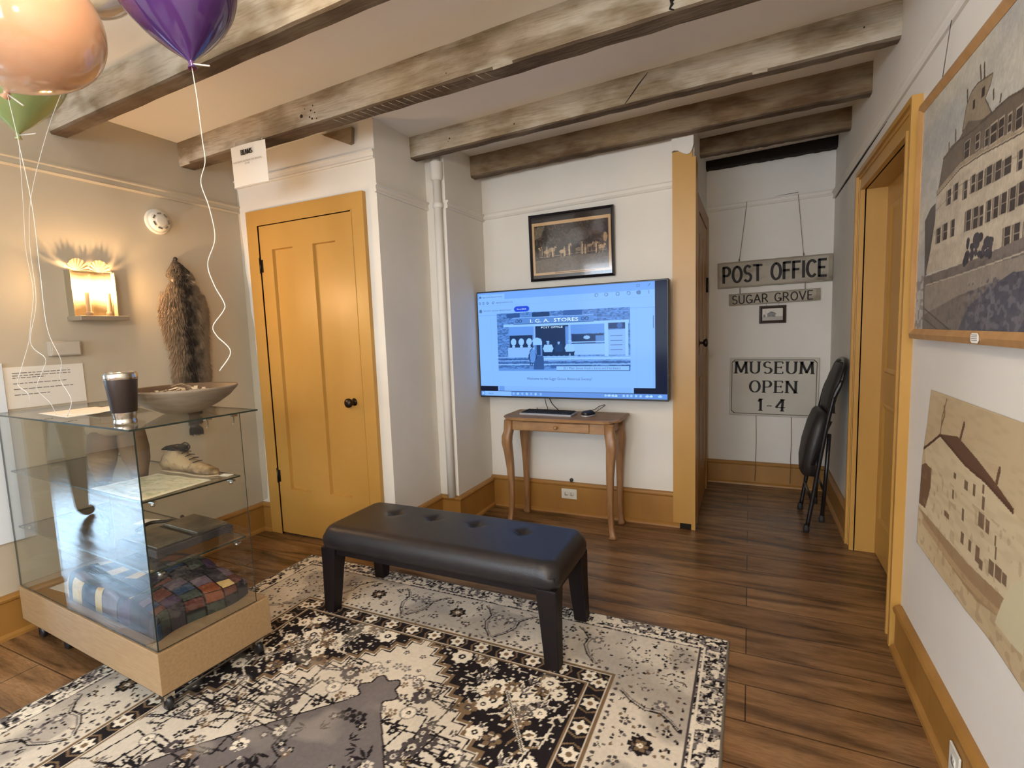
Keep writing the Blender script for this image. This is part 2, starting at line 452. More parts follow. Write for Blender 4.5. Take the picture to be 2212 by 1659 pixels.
class Canvas:
    def __init__(s, w, h, X0, X1, Y0, Y1, bg):
        s.w, s.h = w, h
        xs = np.linspace(X0, X1, w); ys = np.linspace(Y0, Y1, h)
        s.set_axes(xs, ys, bg)

    def set_axes(s, xs, ys, bg):
        s.w, s.h = len(xs), len(ys); s.xs, s.ys = xs, ys
        s.X, s.Y = np.meshgrid(xs, ys); s.c = np.empty((s.h, s.w, 3)); s.c[:] = bg

    def win(s, x0, y0, x1, y1):
        i0, i1 = np.searchsorted(s.xs, (x0, x1)); j0, j1 = np.searchsorted(s.ys, (y0, y1))
        return slice(j0, j1), slice(i0, i1)

    def mask(s, m, col, a=1.0, sl=None):
        c = s.c if sl is None else s.c[sl]
        w = (m * a)[..., None] if m.dtype != bool else (m.astype(float) * a)[..., None]
        c[:] = c * (1 - w) + np.asarray(col) * w

    def rect(s, x0, y0, x1, y1, col, a=1.0):
        sl = s.win(x0, y0, x1, y1); s.c[sl] = s.c[sl] * (1 - a) + np.asarray(col) * a

    def ell(s, x, y, rx, ry, col, a=1.0, ang=0.0):
        r = max(rx, ry); sl = s.win(x - r, y - r, x + r, y + r); X = s.X[sl] - x; Y = s.Y[sl] - y
        c, q = math.cos(ang), math.sin(ang)
        s.mask(((X * c + Y * q) / rx) ** 2 + ((-X * q + Y * c) / ry) ** 2 < 1, col, a, sl)

    def ring(s, x, y, r, t, col, a=1.0):
        sl = s.win(x - r - t, y - r - t, x + r + t, y + r + t); d = np.hypot(s.X[sl] - x, s.Y[sl] - y)
        s.mask(np.abs(d - r) < t / 2, col, a, sl)

    def line(s, pts, t, col, a=1.0):
        for (x0, y0), (x1, y1) in zip(pts, pts[1:]):
            sl = s.win(min(x0, x1) - t, min(y0, y1) - t, max(x0, x1) + t, max(y0, y1) + t)
            X = s.X[sl]; Y = s.Y[sl]; dx, dy = x1 - x0, y1 - y0; L = dx * dx + dy * dy + 1e-12
            k = np.clip(((X - x0) * dx + (Y - y0) * dy) / L, 0, 1)
            s.mask(np.hypot(X - x0 - k * dx, Y - y0 - k * dy) < t / 2, col, a, sl)

    def poly(s, pts, col, a=1.0):
        p = np.array(pts, float); sl = s.win(p[:, 0].min(), p[:, 1].min(), p[:, 0].max(), p[:, 1].max())
        X = s.X[sl]; Y = s.Y[sl]; ins = np.zeros(X.shape, bool); n = len(p)
        for i in range(n):
            x0, y0 = p[i]; x1, y1 = p[(i + 1) % n]
            if y0 == y1: continue
            ins ^= ((Y >= min(y0, y1)) & (Y < max(y0, y1)) & (X < x0 + (Y - y0) * (x1 - x0) / (y1 - y0)))
        s.mask(ins, col, a, sl)

    def noise(s, sx, sy, seed=0):
        rs = np.random.RandomState(seed); gx = (s.xs - s.xs[0]) / sx; gy = (s.ys - s.ys[0]) / sy
        g = rs.rand(int(gy[-1]) + 3, int(gx[-1]) + 3); ix = gx.astype(int); iy = gy.astype(int); fx = gx - ix; fy = gy - iy
        fx = fx * fx * (3 - 2 * fx); fy = fy * fy * (3 - 2 * fy)
        a = g[iy][:, ix]; b = g[iy][:, ix + 1]; c = g[iy + 1][:, ix]; d = g[iy + 1][:, ix + 1]
        return (a * (1 - fx) + b * fx) * (1 - fy)[:, None] + (c * (1 - fx) + d * fx) * fy[:, None]

    def build(s, name, P, m, parent=None, loc=(0, 0, 0)):
        """P(X,Y) -> array (...,3)"""
        co = P(s.X, s.Y).reshape(-1, 3); w, h = s.w, s.h
        i = np.arange(w * h).reshape(h, w)
        q = np.stack([i[:-1, :-1], i[:-1, 1:], i[1:, 1:], i[1:, :-1]], -1).reshape(-1, 4)
        me = bpy.data.meshes.new(name); me.vertices.add(w * h); me.vertices.foreach_set('co', co.ravel().astype(np.float32))
        n = len(q); me.loops.add(n * 4); me.polygons.add(n)
        me.loops.foreach_set('vertex_index', q.ravel().astype(np.int32))
        me.polygons.foreach_set('loop_start', np.arange(0, n * 4, 4, dtype=np.int32))
        me.update(calc_edges=True)
        at = me.color_attributes.new('paint', 'FLOAT_COLOR', 'POINT')
        rgba = np.ones((w * h, 4), np.float32); rgba[:, :3] = np.clip(s.c.reshape(-1, 3), 0, 4)
        at.data.foreach_set('color', rgba.ravel()); me.materials.append(m)
        o = link(bpy.data.objects.new(name, me)); o.location = loc
        if parent is not None: o.parent = parent
        return o


# ================================================================== THE ROOM


def zc(x): return 2.60 + (x - 0.55) * 0.037


def wallbox(name, x0, y0, x1, y1, m, z0=0.0, z1=None, parent=None):
    bm = B()
    if z1 is None:
        lo = [bm.verts.new((x, y, z0)) for x, y in ((x0, y0), (x1, y0), (x1, y1), (x0, y1))]
        hi = [bm.verts.new((x, y, zc(x) + 0.01)) for x, y in ((x0, y0), (x1, y0), (x1, y1), (x0, y1))]
        bm.faces.new(lo[::-1]); bm.faces.new(hi)
        for i in range(4): bm.faces.new((lo[i], lo[(i + 1) % 4], hi[(i + 1) % 4], hi[i]))
    else:
        box(bm, x0, y0, z0, x1, y1, z1)
    bmesh.ops.recalc_face_normals(bm, faces=bm.faces)
    return struct(name, bm, m, parent=parent)


struct('floor', boxb(-7.7, -3.4, -0.1, 0.75, 4.6, 0.0), M_floor)
bm = B()
lo = [bm.verts.new((x, y, zc(x))) for x, y in ((-7.7, -3.4), (0.75, -3.4), (0.75, 4.6), (-7.7, 4.6))]
hi = [bm.verts.new((v.co.x, v.co.y, v.co.z + 0.1)) for v in lo]
bm.faces.new(lo[::-1]); bm.faces.new(hi)
for i in range(4): bm.faces.new((lo[i], lo[(i + 1) % 4], hi[(i + 1) % 4], hi[i]))
bmesh.ops.recalc_face_normals(bm, faces=bm.faces)
struct('ceiling', bm, M_ceil)

wallbox('wall_back', -1.90, 3.36, -0.315, 3.46, M_white)
wallbox('wall_alcove_back', -0.44, 4.47, 0.72, 4.57, M_white)
wallbox('wall_alcove_left', -0.44, 3.46, -0.325, 4.47, M_white)
wallbox('wall_door_side', -3.15, 2.365, -1.907, 2.465, M_white)
wallbox('wall_chimney_side', -2.02, 2.465, -1.907, 2.86, M_white)
wallbox('wall_chimney_return', -2.02, 2.86, -1.765, 3.46, M_white)
wallbox('wall_left', -3.15, 0.86, -3.045, 2.365, M_tan)
wallbox('wall_recess_return', -7.6, 0.86, -3.15, 0.93, M_tan)
# wall with the daylight window at the far end of the recess
w = wallbox('wall_recess_left', -7.7, -3.3, -7.6, 0.86, M_white, z1=0.55)
wallbox('wall_recess_left_head', -7.7, -3.3, -7.6, 0.86, M_white, z0=1.65, z1=2.33)
wallbox('wall_recess_left_pier', -7.7, -0.05, -7.6, 0.86, M_white, z0=0.55, z1=1.65)
wallbox('wall_recess_left_pier_rear', -7.7, -3.3, -7.6, -1.35, M_white, z0=0.55, z1=1.65)
wallbox('wall_light_baffle', -3.15, -3.2, -3.045, -0.5, M_white)  # added out of view to keep the recess daylight off the main room
# rear wall behind the photographer with a wide window
wallbox('wall_rear', -7.7, -3.3, 0.7, -3.2, M_white, z1=0.8)
wallbox('wall_rear_head', -7.7, -3.3, 0.7, -3.2, M_white, z0=2.1, z1=2.62)
wallbox('wall_rear_pier', -7.7, -3.3, -2.9, -3.2, M_white, z0=0.8, z1=2.1)
wallbox('wall_rear_pier_near', -0.3, -3.3, 0.7, -3.2, M_white, z0=0.8, z1=2.1)


def window(name, a, b, z0, z1, axis, pos):
    bm = B(); t = 0.05
    def bx(u0, v0, u1, v1, d0=-0.03, d1=0.03):
        if axis == 'y': box(bm, u0, pos + d0, v0, u1, pos + d1, v1)
        else: box(bm, pos + d0, u0, v0, pos + d1, u1, v1)
    bx(a, z0, a + t, z1); bx(b - t, z0, b, z1); bx(a, z0, b, z0 + t); bx(a, z1 - t, b, z1)
    bx(a, (z0 + z1) / 2 - .02, b, (z0 + z1) / 2 + .02)
    n = 3
    for i in range(1, n): u = a + (b - a) * i / n; bx(u - .02, z0, u + .02, z1)
    bmesh.ops.recalc_face_normals(bm, faces=bm.faces)
    o = struct(name, bm, M_trimw)
    bm = B()
    if axis == 'y': box(bm, a, pos - .002, z0, b, pos + .002, z1)
    else: box(bm, pos - .002, a, z0, pos + .002, b, z1)
    finish('pane', bm, M_glass, parent=o)
    return o


window('window_1', -2.9, -0.3, 0.8, 2.1, 'y', -3.25)
window('window_2', -1.35, -0.05, 0.55, 1.65, 'x', -7.65)

# right wall with the doorway
wallbox('wall_right', 0.55, -3.3, 0.72, 2.44, M_white)
wallbox('wall_right_far', 0.55, 3.34, 0.72, 4.57, M_white)
wallbox('wall_right_head', 0.55, 2.44, 0.72, 3.34, M_white, z0=2.0)
wallbox('wall_behind_door', 0.72, 2.3, 0.75, 3.5, M_white, z1=2.3)

# tan paint that wanders over the corner onto the white wall
bm = B()
rag = [(-3.045, 2.33), (-3.03, 2.2), (-3.035, 2.05), (-3.022, 1.9), (-3.026, 1.78), (-3.005, 1.62), (-3.006, 1.5), (-2.985, 1.38), (-2.99, 1.25),
       (-2.975, 1.12), (-2.985, 0.95), (-2.972, 0.8), (-2.99, 0.6), (-2.985, 0.4), (-3.0, 0.22), (-3.045, 0.2)]
prism(bm, rag, 2.3635, 2.366, 'y')
struct('wall_left_paint_edge', bm, M_tan)


def baseboard(name, p0, p1, nrm, h=0.2, th=0.02, m=None, e0=0, e1=0):
    """profile: flat board, moulded cap, quarter-round shoe. nrm points into the room."""
    P = [(0, 0), (th + .016, 0), (th + .014, .012), (th + .004, .022), (th, .024), (th, h - .03), (th + .008, h - .024),
         (th + .010, h - .014), (th + .004, h - .004), (th - .008, h), (0, h)]
    p0 = Vector((*p0, 0)); p1 = Vector((*p1, 0)); n = Vector((*nrm, 0)); d = (p1 - p0).normalized()
    bm = B()
    A = [bm.verts.new(p0 + n * a + Vector((0, 0, z)) + d * (-a * e0)) for a, z in P]
    C = [bm.verts.new(p1 + n * a + Vector((0, 0, z)) + d * (a * e1)) for a, z in P]
    k = len(P); fs = [bm.faces.new(A), bm.faces.new(C[::-1])]
    for i in range(k): fs.append(bm.faces.new((A[i], A[(i + 1) % k], C[(i + 1) % k], C[i])))
    bmesh.ops.recalc_face_normals(bm, faces=fs)
    return struct(name, bm, m or M_mustd)


baseboard('baseboard_back', (-1.765, 3.36), (-0.397, 3.36), (0, -1), 0.228)
baseboard('baseboard_chimney_side', (-1.907, 2.365), (-1.907, 2.86), (1, 0), 0.215, e0=-1)
baseboard('baseboard_chimney_return', (-1.907, 2.86), (-1.765, 2.86), (0, -1), 0.215, e1=1)
baseboard('baseboard_chimney_flank', (-1.765, 2.86), (-1.765, 3.36), (1, 0), 0.215, e0=1)
baseboard('baseboard_door_side', (-3.045, 2.365), (-2.945, 2.365), (0, -1), 0.195, e1=0)
baseboard('baseboard_left', (-3.045, 0.86), (-3.045, 2.365), (1, 0), 0.195)
baseboard('baseboard_alcove_back', (-0.325, 4.47), (0.55, 4.47), (0, -1), 0.19)
baseboard('baseboard_alcove_right', (0.55, 4.47), (0.55, 3.45), (-1, 0), 0.19)
baseboard('baseboard_right', (0.55, 2.335), (0.55, -3.2), (-1, 0), 0.185, 0.02)
baseboard('baseboard_rear', (0.55, -3.2), (-7.6, -3.2), (0, 1), 0.185)
# cable hole cover above the back baseboard is a small black plug


def rail(name, p0, p1, nrm, z0, z1=None, h=0.05):
    z1 = z0 if z1 is None else z1
    P = [(0, 0), (.010, .0), (.016, .008), (.012, .016), (.012, .034), (.020, .040), (.020, .048), (.012, h), (0, h)]
    p0 = Vector((*p0, z0)); p1 = Vector((*p1, z1)); n = Vector((*nrm, 0)); bm = B()
    A = [bm.verts.new(p0 + n * a + Vector((0, 0, z - h))) for a, z in P]
    C = [bm.verts.new(p1 + n * a + Vector((0, 0, z - h))) for a, z in P]
    k = len(P); fs = [bm.faces.new(A), bm.faces.new(C[::-1])]
    for i in range(k): fs.append(bm.faces.new((A[i], A[(i + 1) % k], C[(i + 1) % k], C[i])))
    bmesh.ops.recalc_face_normals(bm, faces=fs)
    return bm


for i, (a, b, n, z0, z1, m) in enumerate([
        ((-3.045, 0.86), (-3.045, 2.365), (1, 0), 2.178, 2.178, M_tan),
        ((-3.045, 2.365), (-1.907, 2.365), (0, -1), 2.335, 2.340, M_white),
        ((-1.907, 2.345), (-1.907, 2.86), (1, 0), 2.155, 2.150, M_white),
        ((-1.765, 2.86), (-1.765, 3.36), (1, 0), 2.150, 2.150, M_white),
        ((-1.765, 3.36), (-0.44, 3.36), (0, -1), 2.160, 2.195, M_white),
        ((-0.325, 4.47), (0.55, 4.47), (0, -1), 2.245, 2.26, M_white),
        ((0.55, 4.47), (0.55, -3.2), (-1, 0), 2.235, 2.235, M_white)]):
    struct('trim_%d' % (i + 1), rail('r', a, b, n, z0, z1), m)
# open joint under the rail on the right wall
bm = B(); tube(bm, [(0.5485, 4.42, 2.178), (0.5480, 3.9, 2.181), (0.5485, 3.3, 2.184), (0.549, 2.9, 2.185)], [0.002, 0.006, 0.004, 0.001], 6)
struct('trim_8', bm, M_dark)

# ---- left door (door_1)
bm = B(); X0, X1, Z0, Z1 = -2.843, -2.083, 0.012, 2.022
yb, yf, yp = 2.3645, 2.342, 2.3620
cols = [(-2.739, -2.560), (-2.395, -2.215)]; pz0, pz1 = 0.315, 1.872
box(bm, X0, yf, Z0, X1, yb, pz0); box(bm, X0, yf, pz1, X1, yb, Z1)
for a, b in ((X0, cols[0][0]), (cols[0][1], cols[1][0]), (cols[1][1], X1)): box(bm, a, yf, pz0, b, yb, pz1)
for a, b in cols:
    q = .005
    o_ = [(a, pz0), (b, pz0), (b, pz1), (a, pz1)]; i_ = [(a + q, pz0 + q), (b - q, pz0 + q), (b - q, pz1 - q), (a + q, pz1 - q)]
    vo = [bm.verts.new((x, yf + .002, z)) for x, z in o_]; vi = [bm.verts.new((x, yp, z)) for x, z in i_]
    for k in range(4): bm.faces.new((vo[k], vo[(k + 1) % 4], vi[(k + 1) % 4], vi[k]))
    bm.faces.new(vi)
bmesh.ops.recalc_face_normals(bm, faces=bm.faces)
door = struct('door_1', bm, M_must)
door['label'] = 'mustard yellow panelled closet door in the left wall'
kx, kz = -2.150, 0.915
bm = B(); lathe(bm, [(0, 0), (.026, 0), (.027, .004), (.012, .008), (.010, .030), (.020, .036), (.028, .048), (.028, .060), (.018, .070), (0, .072)], n=24,
              M=Matrix.Translation((kx, 2.347, kz)) @ Matrix.Rotation(PI / 2, 4, 'X'))
finish('door_knob', bm, M_bronze, parent=door)
for z in (1.775, 0.40):
    bm = B(); tube(bm, [(X0 - .004, 2.336, z - .045), (X0 - .004, 2.336, z + .045)], .006, 8)
    lathe(bm, [(0, 0), (.007, 0), (.006, .008), (0, .012)], X0 - .004, 2.336, 10, M=Matrix.Translation((0, 0, z + .045)))
    box(bm, X0, 2.3395, z - .04, X0 + .016, 2.343, z + .04)
    finish('hinge', bm, M_bronze, parent=door)
bm = B()
for (a, c, b, d) in ((-2.945, 0, -2.847, 2.122), (-2.079, 0, -1.987, 2.122), (-2.847, 2.026, -2.079, 2.122)):
    box(bm, a, 2.336, c, b, 2.3655, d)
box(bm, -2.853, 2.333, 0, -2.847, 2.3655, 2.03); box(bm, -2.079, 2.333, 0, -2.073, 2.3655, 2.03)
box(bm, -2.85, 2.333, 2.026, -2.076, 2.3655, 2.033)
bmesh.ops.recalc_face_normals(bm, faces=bm.faces)
struct('trim_9', bm, M_must)

# ---- alcove door (door_2), seen almost edge-on, with its knob and the broad post beside it
bm = B(); xa = -0.325
box(bm, xa, 3.54, 0.01, xa + .018, 4.22, 2.02)
for a, b in ((3.64, 3.83), (3.93, 4.12)):
    for z0, z1 in ((0.25, 0.95), (1.1, 1.9)): box(bm, xa + .018, a, z0, xa + .023, b, z1)
bmesh.ops.recalc_face_normals(bm, faces=bm.faces)
d2 = struct('door_2', bm, M_mustd)
bm = B(); lathe(bm, [(0, 0), (.026, 0), (.027, .004), (.010, .008), (.009, .026), (.022, .032), (.029, .044), (.027, .054), (0, .058)], n=20,
              M=Matrix.Translation((xa + .018, 3.60, 1.185)) @ Matrix.Rotation(PI / 2, 4, 'Y'))
finish('door_knob', bm, M_bronze, parent=d2)
bm = B(); tube(bm, [(xa + .026, 4.215, 1.55), (xa + .026, 4.215, 1.66)], .008, 8); finish('hinge', bm, M_bronze, parent=d2)
bm = B()
for a, b, c, d in ((3.44, 3.535, 0, 2.12), (4.225, 4.32, 0, 2.12), (3.535, 4.225, 2.025, 2.12)): box(bm, xa, a, c, xa + .025, b, d)
bmesh.ops.recalc_face_normals(bm, faces=bm.faces); struct('trim_10', bm, M_mustd)
bm = B(); box(bm, -0.438, 3.325, 0.035, -0.322, 3.36, 2.345); box(bm, -0.326, 3.318, 0.0, -0.302, 3.47, 2.30)
bmesh.ops.recalc_face_normals(bm, faces=bm.faces); struct('trim_11', bm, M_must)
bm = B(); box(bm, -0.397, 3.335, 0.0, -0.326, 3.36, 0.034); bmesh.ops.recalc_face_normals(bm, faces=bm.faces); struct('trim_12', bm, M_dark)
# ragged plaster over the head of the post
bm = B()
prism(bm, [(-0.440, 2.50), (-0.440, 2.345), (-0.425, 2.352), (-0.405, 2.348), (-0.392, 2.338), (-0.372, 2.326), (-0.352, 2.318), (-0.335, 2.322), (-0.324, 2.34), (-0.315, 2.37), (-0.315, 2.50)], 3.315, 3.362, 'y')
struct('wall_back_patch', bm, M_trimw)

# ---- right door (door_3) in its deep casing
bm = B(); xd = 0.645; ya, yb_ = 2.46, 3.32
box(bm, xd, ya, 0.008, xd + .035, yb_, 1.985)
for a, b in ((2.56, 2.84), (2.94, 3.22)):
    for z0, z1 in ((0.22, 0.86), (1.02, 1.88)):
        q = .03
        vo = [bm.verts.new((xd - .001, y, z)) for y, z in ((a, z0), (b, z0), (b, z1), (a, z1))]
        v1 = [bm.verts.new((xd - .010, y, z)) for y, z in ((a + .01, z0 + .01), (b - .01, z0 + .01), (b - .01, z1 - .01), (a + .01, z1 - .01))]
        v2 = [bm.verts.new((xd - .002, y, z)) for y, z in ((a + q, z0 + q), (b - q, z0 + q), (b - q, z1 - q), (a + q, z1 - q))]
        for k in range(4):
            bm.faces.new((vo[k], vo[(k + 1) % 4], v1[(k + 1) % 4], v1[k])); bm.faces.new((v1[k], v1[(k + 1) % 4], v2[(k + 1) % 4], v2[k]))
        bm.faces.new(v2)
bmesh.ops.recalc_face_normals(bm, faces=bm.faces); struct('door_3', bm, M_must)
bm = B()   # jamb lining
box(bm, 0.545, 3.32, 0, 0.70, 3.345, 2.0); box(bm, 0.545, 2.435, 0, 0.70, 2.46, 2.0); box(bm, 0.545, 2.46, 1.985, 0.70, 3.32, 2.005)
# moulded casing: outer back-band, inner flat, inner bead
for y0, s in ((3.32, 1), (2.46, -1)):
    for a, b, t in ((0.0, 0.014, .026), (0.014, 0.070, .016), (0.070, 0.086, .022), (0.086, 0.108, .034)):
        u, v = sorted((y0 + s * a, y0 + s * b)); box(bm, 0.55 - t, u, 0, 0.551, v, 1.985 + a)
for a, b, t in ((0.0, 0.014, .026), (0.014, 0.070, .016), (0.070, 0.086, .022), (0.086, 0.108, .034)):
    box(bm, 0.55 - t, 2.46 - b, 1.985 + a, 0.551, 3.32 + b, 1.985 + b)
bmesh.ops.recalc_face_normals(bm, faces=bm.faces); struct('trim_13', bm, M_must)

# ---- notch in the plaster above the left door, showing raw brown wood
bm = B(); prism(bm, [(-2.26, 2.475), (-2.035, 2.475), (-2.045, 2.392), (-2.065, 2.388)], 2.34, 2.366, 'y')
struct('trim_14', bm, M_beamB)
bm = B(); prism(bm, [(-2.75, 2.515), (-2.56, 2.515), (-2.735, 2.485)], 2.345, 2.366, 'y')
struct('trim_15', bm, M_beamB)

# ---- beams


def beam(name, x0, x1, y0, y1, zb0, zb1, zt0, zt1, m, mu, label, sag=0.0, seed=0, skew=0.0):
    rnd = random.Random(seed); n = 40; rings = []
    for i in range(n + 1):
        t = i / n; x = x0 + (x1 - x0) * t; zb = zb0 + (zb1 - zb0) * t - sag * math.sin(PI * t); zt = zt0 + (zt1 - zt0) * t
        dy = skew * t; j = lambda a: rnd.uniform(-a, a)
        c = .008
        rings.append([(x, y0 + dy + j(.0015), zt), (x, y0 + dy + j(.0015), zb + c), (x, y0 + dy + c + j(.001), zb + j(.0025)), (x, y1 + dy - c, zb + j(.0025)),
                      (x, y1 + dy, zb + c), (x, y1 + dy, zt)])
    bm = B(); loft(bm, rings, smooth=False)
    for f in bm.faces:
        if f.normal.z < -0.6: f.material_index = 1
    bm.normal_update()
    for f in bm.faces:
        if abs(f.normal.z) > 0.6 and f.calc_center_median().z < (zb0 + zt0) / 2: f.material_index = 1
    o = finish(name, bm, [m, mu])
    return tag(o, label, 'beam', 'exposed ceiling beams', 'thing')


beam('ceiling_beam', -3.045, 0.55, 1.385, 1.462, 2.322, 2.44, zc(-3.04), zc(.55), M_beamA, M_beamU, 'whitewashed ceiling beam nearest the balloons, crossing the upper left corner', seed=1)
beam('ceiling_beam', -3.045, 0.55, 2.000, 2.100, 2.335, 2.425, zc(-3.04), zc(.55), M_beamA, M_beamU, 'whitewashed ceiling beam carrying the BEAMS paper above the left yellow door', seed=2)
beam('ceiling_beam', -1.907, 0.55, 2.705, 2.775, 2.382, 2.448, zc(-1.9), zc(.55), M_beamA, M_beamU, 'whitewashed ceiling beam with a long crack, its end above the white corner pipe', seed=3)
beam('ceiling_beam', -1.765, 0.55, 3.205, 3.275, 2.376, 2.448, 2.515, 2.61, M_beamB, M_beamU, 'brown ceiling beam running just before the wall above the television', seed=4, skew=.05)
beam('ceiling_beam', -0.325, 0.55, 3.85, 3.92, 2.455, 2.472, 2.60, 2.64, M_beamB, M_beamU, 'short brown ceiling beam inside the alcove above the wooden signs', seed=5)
beam('ceiling_beam', -0.325, 0.55, 4.385, 4.468, 2.510, 2.525, 2.60, 2.62, M_dark, M_dark, 'black box standing in for the dark gap above the alcove rear wall', seed=6)  # void-black box added to paint the dark gap over the wall


def beam_marks(name, pts_list, parent, m):
    for pts, r in pts_list:
        bm = B(); tube(bm, pts, r, 5); finish(name, bm, m, parent=parent)


beams = [o for o in COL.objects if o.name.startswith('ceiling_beam')]
# crack across the third beam, torn knot and nail holes of the second, saw cuts on the undersides
beam_marks('crack', [([(-0.585, 2.7035, 2.425), (-0.545, 2.7035, 2.47), (-0.515, 2.7035, 2.505), (-0.47, 2.7035, 2.55)], [.0015, .003, .003, .001])], beams[2], M_dark)
beam_marks('knot_hole', [([(-0.268, 1.998, 2.452), (-0.262, 1.998, 2.43), (-0.270, 1.998, 2.418), (-0.255, 1.998, 2.410)], [.004, .006, .004, .002]),
                         ([(-0.262, 1.998, 2.44), (-0.248, 1.998, 2.450)], .003)], beams[1], M_dark)
rnd = random.Random(3)
beam_marks('nail_hole', [([(x, 1.9985, z), (x, 1.9995, z)], r) for x, z, r in ((-2.055, 2.415, .010), (-1.99, 2.43, .005), (-2.0, 2.40, .005), (-1.985, 2.39, .006), (-1.965, 2.415, .004), (-1.975, 2.45, .004), (-1.955, 2.385, .004), (-2.03, 2.445, .003), (-1.2, 2.42, .003))], beams[1], M_bronze)
bm = B()
for i in range(22):
    x = -1.86 + i * 0.042; z = 2.335 + (2.425 - 2.335) * (x + 3.045) / 3.595 + .0006
    tube(bm, [(x, 2.012, z), (x + .022, 2.090, z + .0005)], .0022, 4)
finish('saw_cuts', bm, mat('pale_saw_cut', (0.34, 0.28, 0.21), 0.9), parent=beams[1])
beam_marks('nail_hole', [([(x, 2.7035, z), (x, 2.7045, z)], r) for x, z, r in ((-1.2, 2.45, .005), (-1.62, 2.45, .005), (-1.63, 2.435, .003), (0.42, 2.52, .004))], beams[2], M_bronze)

# ---- painted pipe in the chimney corner
bm = B(); px_, py_ = -1.808, 2.838
tube(bm, [(px_, py_, 0.21), (px_ - .004, py_, 1.2), (px_, py_, 2.40)], .027, 20)
lathe(bm, [(.027, 0), (.034, .004), (.034, .03), (.027, .034)], px_, py_, 20, M=Matrix.Translation((0, 0, 2.10)))
lathe(bm, [(.027, 0), (.037, .006), (.040, .03), (.040, .11)], px_, py_, 20, M=Matrix.Translation((0, 0, 2.27)))
tag(finish('painted_pipe', bm, M_white, smooth=True), 'white painted vertical pipe in the corner between the left door and television', 'pipe')
# ================================================================== THE THINGS
F = lambda v: Vector(v)
# ------------------------------------------------------------------ rug
xr, xl, yb0, yf0 = -0.060, -2.380, 2.150, -1.05
cv = Canvas(4, 4, 0, 1, 0, 1, 0)
xs = np.linspace(xl, xr, 581)
ys = np.concatenate([np.linspace(yf0, 0.55, 110)[:-1], np.linspace(0.55, yb0, 401)])
CREAM, INK, GREY, TAUPE, PALE = s2l((212, 200, 182)), s2l((34, 29, 31)), s2l((112, 104, 102)), s2l((120, 98, 74)), s2l((232, 220, 200))
cv.set_axes(xs, ys, CREAM)
X, Y = cv.X, cv.Y
xm = (xl + xr) / 2; ym = (yb0 + yf0) / 2
ax = np.abs(X - xm); ay = np.abs(Y - ym); hx = (xr - xl) / 2; hy = (yb0 - yf0) / 2
dx_, dy_ = hx - ax, hy - ay; de = np.minimum(dx_, dy_)
n1 = cv.noise(.016, .016, 1); n2 = cv.noise(.010, .010, 2); n3 = cv.noise(.12, .12, 3); n4 = cv.noise(.03, .03, 4); n5 = cv.noise(.006, .006, 8)
# field and spandrels with stepped zigzag edge
zz = lambda a, p, h: np.abs(((a / p) % 1.0) - .5) * 2 * h
diag = (hx - ax - .53) + (hy - ay - .45)          # grows inward from the inner corner
edge = .62 + zz(ax - ay, .09, .05)
inner = (de > .47)
sp = inner & (diag < edge - .055)
cv.mask(sp, INK)
cv.mask(inner & (np.abs(diag - edge + .055) < .010), INK); cv.mask(inner & (np.abs(diag - edge + .030) < .014), TAUPE); cv.mask(inner & (np.abs(diag - edge) < .006), INK)
# central medallion with pendant
med = (ax / .52 + np.maximum(ay - .22, 0) / .62 + zz(ay + ax, .08, .04)) < 1.0
pend = (np.hypot(ax, (ay - .80)) < .075 + .012 * np.cos(6 * np.arctan2(ay - .8, ax))) | ((ax < .025) & (ay < .80) & (ay > .6))
for m_, g in ((med, .0), (pend, .0)):
    cv.mask(m_ & inner, GREY)
gx = np.gradient((med | pend).astype(float)); cv.mask(((np.abs(gx[0]) + np.abs(gx[1])) > 0) & inner, INK)


def mirr(fn, x, y):
    for sx in (-1, 1):
        for sy in (-1, 1):
            fn(xm + sx * x, ym + sy * y, sx, sy)


def flower(x, y, r, petal, heart, n=7, fill=True, a0=0.0):
    for k in range(n):
        a = a0 + 2 * PI * k / n
        cv.ell(x + r * .66 * math.cos(a), y + r * .66 * math.sin(a), r * .36, r * .30, petal, 1, a)
    cv.ell(x, y, r * .36, r * .36, heart)
    cv.ell(x, y, r * .14, r * .14, petal)


def leaf(x, y, r, ang, col):
    for da in (-.7, 0, .7):
        a = ang + da; cv.poly([(x, y), (x + r * .55 * math.cos(a - .22), y + r * .55 * math.sin(a - .22)), (x + r * math.cos(a), y + r * math.sin(a)), (x + r * .55 * math.cos(a + .22), y + r * .55 * math.sin(a + .22))], col)


rnd = random.Random(11)
DG = s2l((78, 70, 70))
# field: angular black stems with flowers and birds' wing leaves
for k in range(70):
    x = rnd.uniform(.05, .62); y = rnd.uniform(.12, 1.12)
    if (hx - x - .53) + (hy - y - .45) < .70 or (hx - x) < .50 or (hy - y) < .50: continue
    a, b = rnd.choice([.07, .10, .13]), rnd.choice([.06, .09, .12]); sgn = rnd.choice((-1, 1)); kind = rnd.random(); r = rnd.uniform(.020, .042)
    q = [(0, 0), (a, .012), (a + .02 * sgn, -b), (a + .07, -b - .02)]
    def st(X0, Y0, sx, sy, q=q, kind=kind, r=r, x=x, y=y):
        cv.line([(X0 + sx * u, Y0 + sy * v) for u, v in q], .0065, INK)
        ex_, ey_ = X0 + sx * q[-1][0], Y0 + sy * q[-1][1]
        if kind < .35: flower(X0, Y0, r, DG, CREAM, 8)
        elif kind < .6: flower(X0, Y0, r * .8, PALE, INK, 6); cv.ring(X0, Y0, r * .95, .004, GREY)
        else: leaf(X0, Y0, r * 1.35, (.6 if sx > 0 else PI - .6) * (1 if sy > 0 else -1), INK)
        leaf(ex_, ey_, r, rnd.uniform(0, 6.28), rnd.choice((INK, GREY, TAUPE)))
    mirr(st, x, y)
